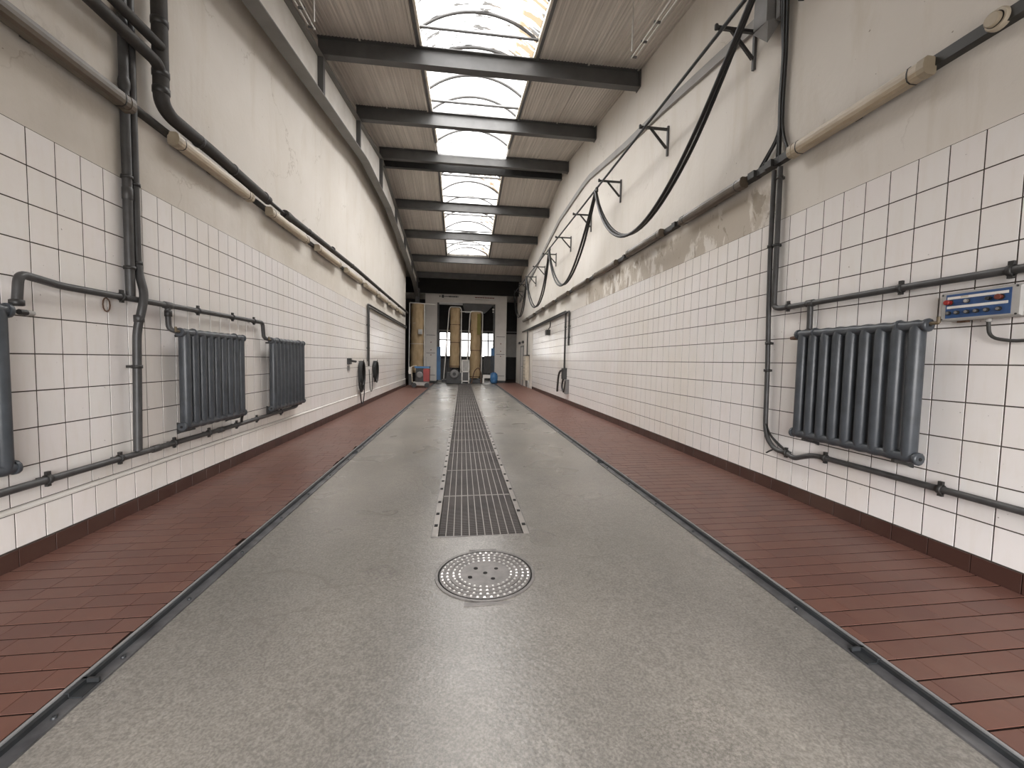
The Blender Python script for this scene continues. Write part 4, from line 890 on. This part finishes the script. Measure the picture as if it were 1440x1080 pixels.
q = MB(); q.tube([(XL + .05, 11.1, zl(-.08)), (XL + .13, 11.3, zl(-.10))], .03, 8); q.build('plug', 'dark', t)
q = MB(); q.box(XL - .004, XL + .02, 10.97, 11.12, zl(-.33), zl(-.21)); q.build('lower_plate', 'midgrey', t)
for i, dy in enumerate((0, -.45)):
    y = 13.0 + dy; z = 1.60 - .05 * i
    t = pipe('hose_pipe', [(XR - .05, 22.5 if i == 0 else 20.6, zl(z - .03)), (XR - .05, y, zl(z)), (XR - .05, y, zl(-.3 if i == 0 else .5))], .03, ['long dark pipe of the right hose station', 'short dark pipe of the right hose station'][i], m_='trunk', fr=.05, group='right hose station pipes')
    for z2 in (1.1, .75): clip_ring(t, (XR - .05, y, zl(z2)), 'z', .03, XR)
t = thing('spray_valve', (XR - .06, 12.9, zl(-.6)), 'dark valve block and short hoses ending the right hose pipe', 'valve')
q = MB(); q.box(XR - .12, XR, 12.85, 13.1, zl(-.55), zl(-.2)); q.build('valve_block', 'dark', t)
q = MB(); q.tube(fillet([(XR - .08, 13.0, zl(-.3)), (XR - .1, 13.35, zl(-.28)), (XR - .1, 13.6, zl(-.5)), (XR - .1, 13.7, zl(-1.0))], .15), .035, 8); q.build('spray_lance', 'dark', t)
q = MB(); q.tube(fillet([(XR - .08, 12.95, zl(-.5)), (XR - .1, 13.1, zl(-.8)), (XR - .1, 12.8, zl(-1.0)), (XR - .1, 12.6, zl(-.6))], .15), .03, 8); q.build('short_hose', 'rubber', t)
q = MB(); q.box(XR - .1, XR, 12.55, 12.75, zl(-1.0), zl(-.55)); q.build('cover', 'midgrey', t)
t = thing('wall_spout', (XR - .05, 15.6, zl(.95)), 'small dark fitting under the right hose pipe', 'fitting')
q = MB(); q.box(XR - .14, XR, 15.5, 15.8, zl(1.0), zl(1.2)); q.build('fitting_body', 'dark', t); q = MB(); q.tube([(XR - .1, 15.5, zl(1.15)), (XR - .1, 15.1, zl(1.28)), (XR - .1, 15.05, zl(1.45))], .02, 6); q.build('fitting_arm', 'dark', t)

# far right: wall heater and door
t = thing('wall_heater', (XR - .12, 20.5, zl(-.95)), 'brownish wall heater cabinet near the far right door', 'heater')
q = MB(); q.box(XR - .22, XR - .03, 20.15, 20.9, zl(-.95), zl(.27)); q.build('cabinet', 'cream', t)
q = MB(); q.box(XR - .24, XR - .02, 20.12, 20.93, zl(.25), zl(.30)); q.build('top_plate', 'dark', t)
for k in range(6): q = MB(); q.box(XR - .228, XR - .22, 20.2, 20.85, zl(-.85 + .17 * k), zl(-.83 + .17 * k)); q.build('louvre', 'midgrey', t)
q = MB(); q.box(XR - .1, XR, 20.15, 20.2, zl(-1.3), zl(-.95)); q.box(XR - .1, XR, 20.8, 20.85, zl(-1.3), zl(-.95)); q.build('foot', 'offgrey', t)
q = MB(); q.tube([(XR - .08, 20.55, zl(.29)), (XR - .08, 20.55, zl(1.54))], .03, 8); tag(q.build('heater_pipe', 'trunk'), 'dark vertical pipe above the far right wall heater', 'pipe')
dr = struct(bpy.data.objects.new('door_1', None), 'narrow grey-brown door in the far right wall', 'door'); COL.objects.link(dr); dr.location = (XR, 22.7, FL(XR))
q = MB(); q.box(XR - .03, XR + .0, 22.25, 23.15, FL(XR), zl(.75)); q.build('leaf', 'portal', dr)
q = MB(); q.box(XR - .05, XR, 22.17, 22.25, FL(XR), zl(.83)); q.box(XR - .05, XR, 23.15, 23.23, FL(XR), zl(.83)); q.box(XR - .05, XR, 22.17, 23.23, zl(.75), zl(.83)); q.build('door_frame', 'midgrey', dr)
q = MB(); q.tube([(XR - .03, 22.35, zl(-.3)), (XR - .08, 22.35, zl(-.3)), (XR - .08, 22.48, zl(-.3))], .012, 6); q.build('handle', 'rail_dark', dr)
for k, y in enumerate((22.3, 23.6)):
    t = thing('bulkhead_light', (XR, y, zl(1.0)), ['small dark fitting above the far right door', 'second small dark fitting past the far right door'][k], 'fitting')
    q = MB(); q.box(XR - .1, XR, y - .12, y + .12, zl(.95), zl(1.08)); q.build('fitting_body', 'dark', t); q = MB(); q.box(XR - .13, XR - .1, y - .08, y + .08, zl(.96), zl(1.03)); q.build('fitting_cover', 'midgrey', t)

# ================================================================== FAR END: gate, gantry, brushes
gate = struct(bpy.data.objects.new('door_2', None), 'dark far gate with bright windows and pale lower panels', 'gate'); COL.objects.link(gate); gate.location = ((GX0 + GX1) / 2, YB, 0)
WX = [(-1.52, -.60), (-.04, .88), (1.34, 2.26)]; WZ0, WZ1 = zl(.25), zl(1.85)
q = MB(); xs = [GX0] + [v for w in WX for v in w] + [GX1]
for i in range(0, len(xs), 2): q.box(xs[i], xs[i + 1], YB + .05, YB + .12, -.3, GZ1)
for a, b in WX: q.box(a, b, YB + .05, YB + .12, WZ1, GZ1); q.box(a, b, YB + .05, YB + .12, -.3, WZ0)
q.build('gate_leaf', 'dark_wall', gate)
for a, b in WX:
    q = MB(); q.box(a, b, YB + .08, YB + .085, WZ0, WZ1); p = q.build('pane', 'pane', gate)
    q = MB(); q.box((a + b) / 2 - .04, (a + b) / 2 + .04, YB + .06, YB + .10, WZ0, WZ1); q.box(a, b, YB + .06, YB + .10, WZ0 + 1.06, WZ0 + 1.14); q.build('glazing_bar', 'midgrey', p)
    q = MB(); q.box(a - .05, b + .05, YB + .03, YB + .05, WZ0 - .16, WZ0 - .02); q.build('sill', 'dark', gate)
    for k in range(5):
        w_ = (b - a) / 5; q = MB(); q.box(a + k * w_ + .012, a + (k + 1) * w_ - .012, YB + .03, YB + .05, -.02, WZ0 - .2); q.build('lower_panel', 'midgrey', gate)
for zz in (zl(1.95), zl(2.55)): q = MB(); q.box(GX0, GX1, YB + .01, YB + .05, zz, zz + .08); q.build('gate_rail', 'offgrey' if zz < zl(2) else 'steel', gate)

q = MB(); q.box(2.5, 3.85, YB + .02, YB + .05, WZ0, WZ1); q.build('pale_panel', 'white', gate)
m = MB(); m.box(-3.3, 3.29, 24.62, 24.68, zl(3.80), roof(24.62) - .03); struct(m.build('dark_void_sheet', 'hole'), 'black sheet standing in for the dark void between the last roof beam and the washing gantry', 'shade sheet')  # added black sheet: paints in the unlit void above the gantry

PY = 25.0
g = thing('washing_gantry', (.2, PY + .6, FL(.2)), 'tall grey vehicle washing gantry spanning the lane at the far end', 'washing gantry')
def pz(x): return FL(x)
PXL0, PXL1, PXR0, PXR1 = -2.17, -1.49, 1.955, 2.63
for a, b, nm in ((PXL0, PXL1, 'leg'), (PXR0, PXR1, 'leg')):
    q = MB(); q.box(a, b, PY, PY + 1.2, pz(a) + .12, zl(3.5)); lg = q.build(nm, 'portal', g)
    q = MB(); q.box(a + .02, b - .02, PY + .02, PY + 1.18, pz(a), pz(a) + .12); q.build('foot_box', 'dark', lg)
    for z_ in (-.95, 1.4, .35): q = MB(); q.box(a + .08, b - .08, PY - .008, PY, zl(z_), zl(z_ + .035)); q.build('panel_seam', 'midgrey', lg)
    for dz in (.25, .55, 1.0): q = MB(); q.lathe((a + .35, PY, zl(dz)), [(.035, 0), (.035, -.015)], 'y', 8); q.build('indicator', 'darkred', lg)
q = MB(); q.box(PXL0, PXR1, PY, PY + 1.2, zl(3.5), zl(3.87)); cr = q.build('crossbeam', 'portal', g)
q = MB(); q.box(PXL1, PXR0, PY + .06, PY + 1.1, zl(3.36), zl(3.5)); q.build('under_panel', 'portal', cr)
# the unreadable dark and red lettering on the crossbeam
xx = -1.36
for w_, h_ in ((.06, .09), (.05, .03), (.12, .17), (.05, .06), (.09, .05), (.08, .05), (.11, .08), (.09, .07), (.12, .07), (.1, .08), (.06, .05)):
    q = MB(); q.box(xx, xx + w_, PY - .006, PY, zl(3.70) - h_ / 2, zl(3.70) + h_ / 2); q.build('letter_mark', 'dark', cr); xx += w_ + .018
xx = .72
for w_ in (.16, .1, .14, .12, .13, .12, .15, .12):
    q = MB(); q.box(xx, xx + w_, PY - .006, PY, zl(3.67), zl(3.725)); q.build('letter_mark', 'darkred', cr); xx += w_ + .015
q = MB(); q.box(.72, 1.55, PY - .006, PY, zl(3.57), zl(3.585)); q.build('letter_line', 'brass', cr)
for x, a, b in ((PXL1, .0, .22), (PXR0, -.22, 0)):
    q = MB(); q.box(x + a, x + b, PY + .25, PY + .32, pz(x) + .15, zl(.75)); q.build('splash_curtain', 'bright_blue', g)
    q = MB(); q.box(x + a * .5, x + b * .5, PY + .2, PY + .26, zl(.75), zl(3.4)); q.build('guide_post', 'steel', g)
q = MB(); q.box(-1.2, 1.3, PY + .2, PY + .5, pz(0), pz(0) + .16); q.build('base_beam', 'dark', g)
# top drying nozzle
q = MB(); q.prism([(-.0, PY + .25, zl(3.36)), (1.9, PY + .25, zl(3.36)), (1.35, PY + .25, zl(2.86)), (.15, PY + .25, zl(2.86))], (0, 0, 0), (0, .5, 0)); q.build('dryer_hood', 'steel', g)
q = MB(); q.lathe((1.83, PY + .2, zl(3.05)), [(.06, 0), (.06, -.04)], 'y', 10); q.lathe((1.83, PY + .2, zl(2.9)), [(.045, 0), (.045, -.04)], 'y', 10); q.build('warning_lamp', 'white', g)

def brush(x0, x1, y, zb, zt, lean, label, frame, r0):
    xc0, xc1 = x0, x1
    t = thing('wash_brush', (xc0, y, zl(zb)), label, 'brush', 'tall wash brushes')
    q = MB(); n = 22; ns = 20; vs = []
    rnd = random.Random(int(x0 * 100) + 5)
    for i in range(n + 1):
        u = i / n; x = xc0 + (xc1 - xc0) * u; z = zl(zb + (zt - zb) * u); r = r0 * (1 + .035 * math.sin(9 * u * math.pi) + rnd.uniform(-.02, .02)) * (.97 if i in (0, n) else 1)
        for j in range(ns):
            a = 2 * math.pi * j / ns; rr = r * (1 + rnd.uniform(-.02, .02)); vs.append((x + rr * math.cos(a), y + rr * math.sin(a), z))
    q._add(vs, [(i * ns + j, i * ns + (j + 1) % ns, (i + 1) * ns + (j + 1) % ns, (i + 1) * ns + j) for i in range(n) for j in range(ns)], True)
    q._add(vs[:ns], [tuple(range(ns))[::-1]]); q._add(vs[-ns:], [tuple(range(ns))]); q.build('bristles', 'brush', t)
    q = MB(); q.tube([(xc0, y, zl(zb) - .15), (xc1, y, zl(zt) + .12)], .06, 10); q.build('shaft', 'steel', t)
    for u in (.02, .42, .72):
        x = xc0 + (xc1 - xc0) * u; z = zl(zb + (zt - zb) * u); q = MB(); q.lathe((x, y, z), [(r0 * 1.02, -.02), (r0 * 1.035, 0), (r0 * 1.02, .02)], 'z', ns); q.build('binding_band', 'cream' if u > .4 and frame == 'l' else 'rust', t)
    d = r0 + .07
    if frame == 'l':
        for s_ in (-1, 1): q = MB(); q.tube([(xc0 + s_ * d, y - .1, FL(xc0) if s_ > 0 else zl(zb)), (xc1 + s_ * (d if s_ < 0 else d * .9), y - .1, zl(zt) + .06)], .028, 6); q.build('frame_bar', 'white', t)
        q = MB(); q.tube([(xc1 - d, y - .1, zl(zt) + .06), (xc1 + d + .55, y - .1, zl(zt) - .0)], .035, 6); q.build('top_bar', 'white', t)
        q = MB(); q.box(xc0 + .12, xc0 + .34, y - r0 - .12, y - r0 + .02, zl(1.35), zl(1.62)); q.build('gauge', 'offgrey', t)
    else:
        pts = [(xc0 - d - .25 * (1 if frame == 'm' else .45), y - .1, FL(xc0) + .25), (xc1 - d * .95, y - .1, zl(zt) - .1), (xc1 - d * .8, y - .1, zl(zt) + .06), (xc1 + d * .8, y - .1, zl(zt) + .06), (xc1 + d, y - .1, zl(zt) - .1), (xc0 + d, y - .1, FL(xc0) + .25)]
        q = MB(); q.tube(fillet(pts, .1), .03, 7); q.build('frame_bar', 'white', t)
        q = MB(); q.box(xc0 - .5, xc0 + .5, y - .2, y + .3, FL(xc0) + .0, FL(xc0) + .22); q.build('carriage', 'dark', t)
        q = MB(); q.lathe((xc0, y, zl(zb) - .15), [(.16, -.25), (.2, -.2), (.2, .0), (.14, .1)], 'z', 14); q.build('drive_motor', 'dark', t)
    if frame == 'r':
        q = MB(); q.tube([(xc1 - d - .65, y - .1, zl(zt) + .02), (xc1 + d, y - .1, zl(zt) + .02)], .03, 6); q.build('top_bar', 'white', t)
        q = MB(); q.box(xc1 + .05, xc1 + .26, y - r0 - .03, y - r0 + .03, zl(zt - 1.3), zl(zt - .1)); q.build('olive_patch', 'olive', t)
    return t
brush(-2.5, -2.47, 23.7, -.75, 3.02, 0, 'tan wash brush standing left of the gantry leg', 'l', .35)
brush(-.43, -.42, 24.6, -.45, 2.98, 0, 'tan wash brush in the middle of the gantry, left one', 'm', .29)
brush(.75, .80, 24.7, -1.05, 2.78, 0, 'tan wash brush in the middle of the gantry, right one, leaning', 'r', .31)

t = thing('drive_motor', (-.45, 24.0, FL(-.4)), 'dark electric motor unit at the foot of the middle wash brush', 'motor')
q = MB(); q.box(-.85, -.05, 23.9, 24.2, FL(-.4), FL(-.4) + .62); q.build('motor_housing', 'dark', t)
q = MB(); q.lathe((-.42, 23.9, FL(-.4) + .55), [(.26, .0), (.26, -.08), (.18, -.1)], 'y', 16); q.build('fan_cover', 'midgrey', t)
q = MB(); q.lathe((-.42, 23.8, FL(-.4) + .55), [(.1, 0), (.1, -.02)], 'y', 12); q.build('fan_hub', 'dark', t)
t = thing('white_frame_cabinet', (.2, 24.1, FL(.2)), 'low white-framed cabinet between the two middle brushes', 'cabinet')
for a, b, c, d_ in ((-.02, .05, 0, 1.35), (.38, .44, 0, 1.35)): q = MB(); q.box(a, b, 24.1, 24.16, FL(.2) + c, FL(.2) + d_); q.build('post', 'white', t)
for z_ in (.1, .65, 1.3): q = MB(); q.box(-.02, .44, 24.1, 24.16, FL(.2) + z_, FL(.2) + z_ + .06); q.build('crossbar', 'white', t)
q = MB(); q.box(.05, .38, 24.13, 24.2, FL(.2) + .7, FL(.2) + 1.3); q.build('panel', 'offgrey', t); q = MB(); q.box(.05, .38, 24.13, 24.2, FL(.2) + .16, FL(.2) + .65); q.build('panel', 'steel', t)
q = MB(); q.tube(fillet([(.55, 23.9, FL(.6)), (.72, 23.9, FL(.6) + .75), (.95, 23.9, FL(.6) + .95), (1.12, 23.9, FL(.6) + .6), (1.1, 23.9, FL(.6) + .05)], .25), .03, 8); tag(q.build('bent_hose', 'rust'), 'brown hose arching in front of the leaning wash brush', 'hose')
t = thing('blue_barrel', (1.87, 24.3, FL(1.87)), 'blue plastic barrel beside the right gantry leg', 'barrel')
q = MB(); zb_ = FL(1.87); q.lathe((1.87, 24.3, zb_), [(.17, 0), (.2, .03), (.225, .2), (.215, .22), (.225, .24), (.225, .4), (.215, .42), (.2, .55), (.12, .6)], 'z', 20); q.build('drum', 'bright_blue', t)
q = MB(); q.lathe((1.87, 24.3, zb_ + .6), [(.12, 0), (.12, .03), (.1, .035)], 'z', 16); q.build('lid', 'blue', t)
t = thing('floor_bracket', (1.3, 24.2, FL(1.3)), 'white floor stand between leaning brush and blue barrel', 'stand')
q = MB(); q.box(1.22, 1.65, 24.2, 24.3, FL(1.3) + .3, FL(1.3) + .5); q.build('shelf', 'white', t); q = MB(); q.box(1.2, 1.3, 24.18, 24.28, FL(1.3), FL(1.3) + .3); q.build('foot', 'white', t)
q = MB(); q.box(1.35, 1.9, 24.9, 24.98, FL(1.3) + .55, FL(1.3) + 1.55)
rb_ = thing('ribbed_radiator', (1.62, 24.95, FL(1.6) + .55), 'dark ribbed radiator below the right gate window', 'radiator')
for k in range(7): q = MB(); q.tube([(1.36 + .085 * k, 24.95, FL(1.6) + .6), (1.36 + .085 * k, 24.95, FL(1.6) + 1.6)], .036, 8); q.build('column', 'steel', rb_)
for z_ in (.62, 1.58): q = MB(); q.tube([(1.32, 24.95, FL(1.6) + z_), (1.92, 24.95, FL(1.6) + z_)], .03, 8); q.build('header', 'steel', rb_)

# pressure washer by the left wall
PWY = 20.9
t = thing('pressure_washer', (-2.1, PWY, FL(-2.1)), 'red, black and blue pressure washer parked at the far left', 'pressure washer')
f0 = FL(-2.1)
q = MB(); q.box(-2.35, -1.62, PWY - .25, PWY + .3, f0 + .1, f0 + .28); q.build('chassis', 'offgrey', t)
q = MB(); q.hexa([(-1.85, PWY - .28, f0 + .3), (-1.58, PWY - .28, f0 + .3), (-1.58, PWY + .3, f0 + .3), (-1.85, PWY + .3, f0 + .3), (-1.86, PWY - .28, f0 + .92), (-1.57, PWY - .28, f0 + .92), (-1.57, PWY + .3, f0 + .92), (-1.86, PWY + .3, f0 + .92)]); q.build('red_body', 'red', t)
q = MB(); q.box(-2.22, -1.86, PWY - .27, PWY + .3, f0 + .28, f0 + .95); q.build('black_body', 'dark', t)
q = MB(); q.box(-2.28, -1.56, PWY - .3, PWY + .32, f0 + .95, f0 + 1.03); q.build('blue_hood', 'bright_blue', t)
q = MB(); q.lathe((-2.03, PWY - .27, f0 + .62), [(.16, 0), (.16, -.05), (.1, -.06)], 'y', 18); q.build('hose_reel', 'midgrey', t)
for x in (-2.3, -1.68): q = MB(); q.lathe((x, PWY - .3, f0 + .12), [(.12, -.03), (.12, .03)], 'y', 16); q.build('wheel', 'rubber', t)
q = MB(); q.tube(fillet([(-2.4, PWY - .1, f0 + .25), (-2.45, PWY - .1, f0 + 1.02), (-2.2, PWY - .1, f0 + 1.06)], .08), .025, 8); q.build('push_handle', 'cream', t)
q = MB(); q.box(-2.58, -2.47, PWY - .12, PWY + .1, f0 + .66, f0 + 1.0); q.build('white_canister', 'white', t)
q = MB(); q.box(-2.58, -2.45, PWY - .1, PWY + .1, f0 + .1, f0 + .66); q.build('side_frame', 'dark', t)
q = MB(); q.tube([(-1.72, PWY, f0 + 1.03), (-1.74, PWY, f0 + 1.5)], .015, 6); q.build('lance', 'offgrey', t)
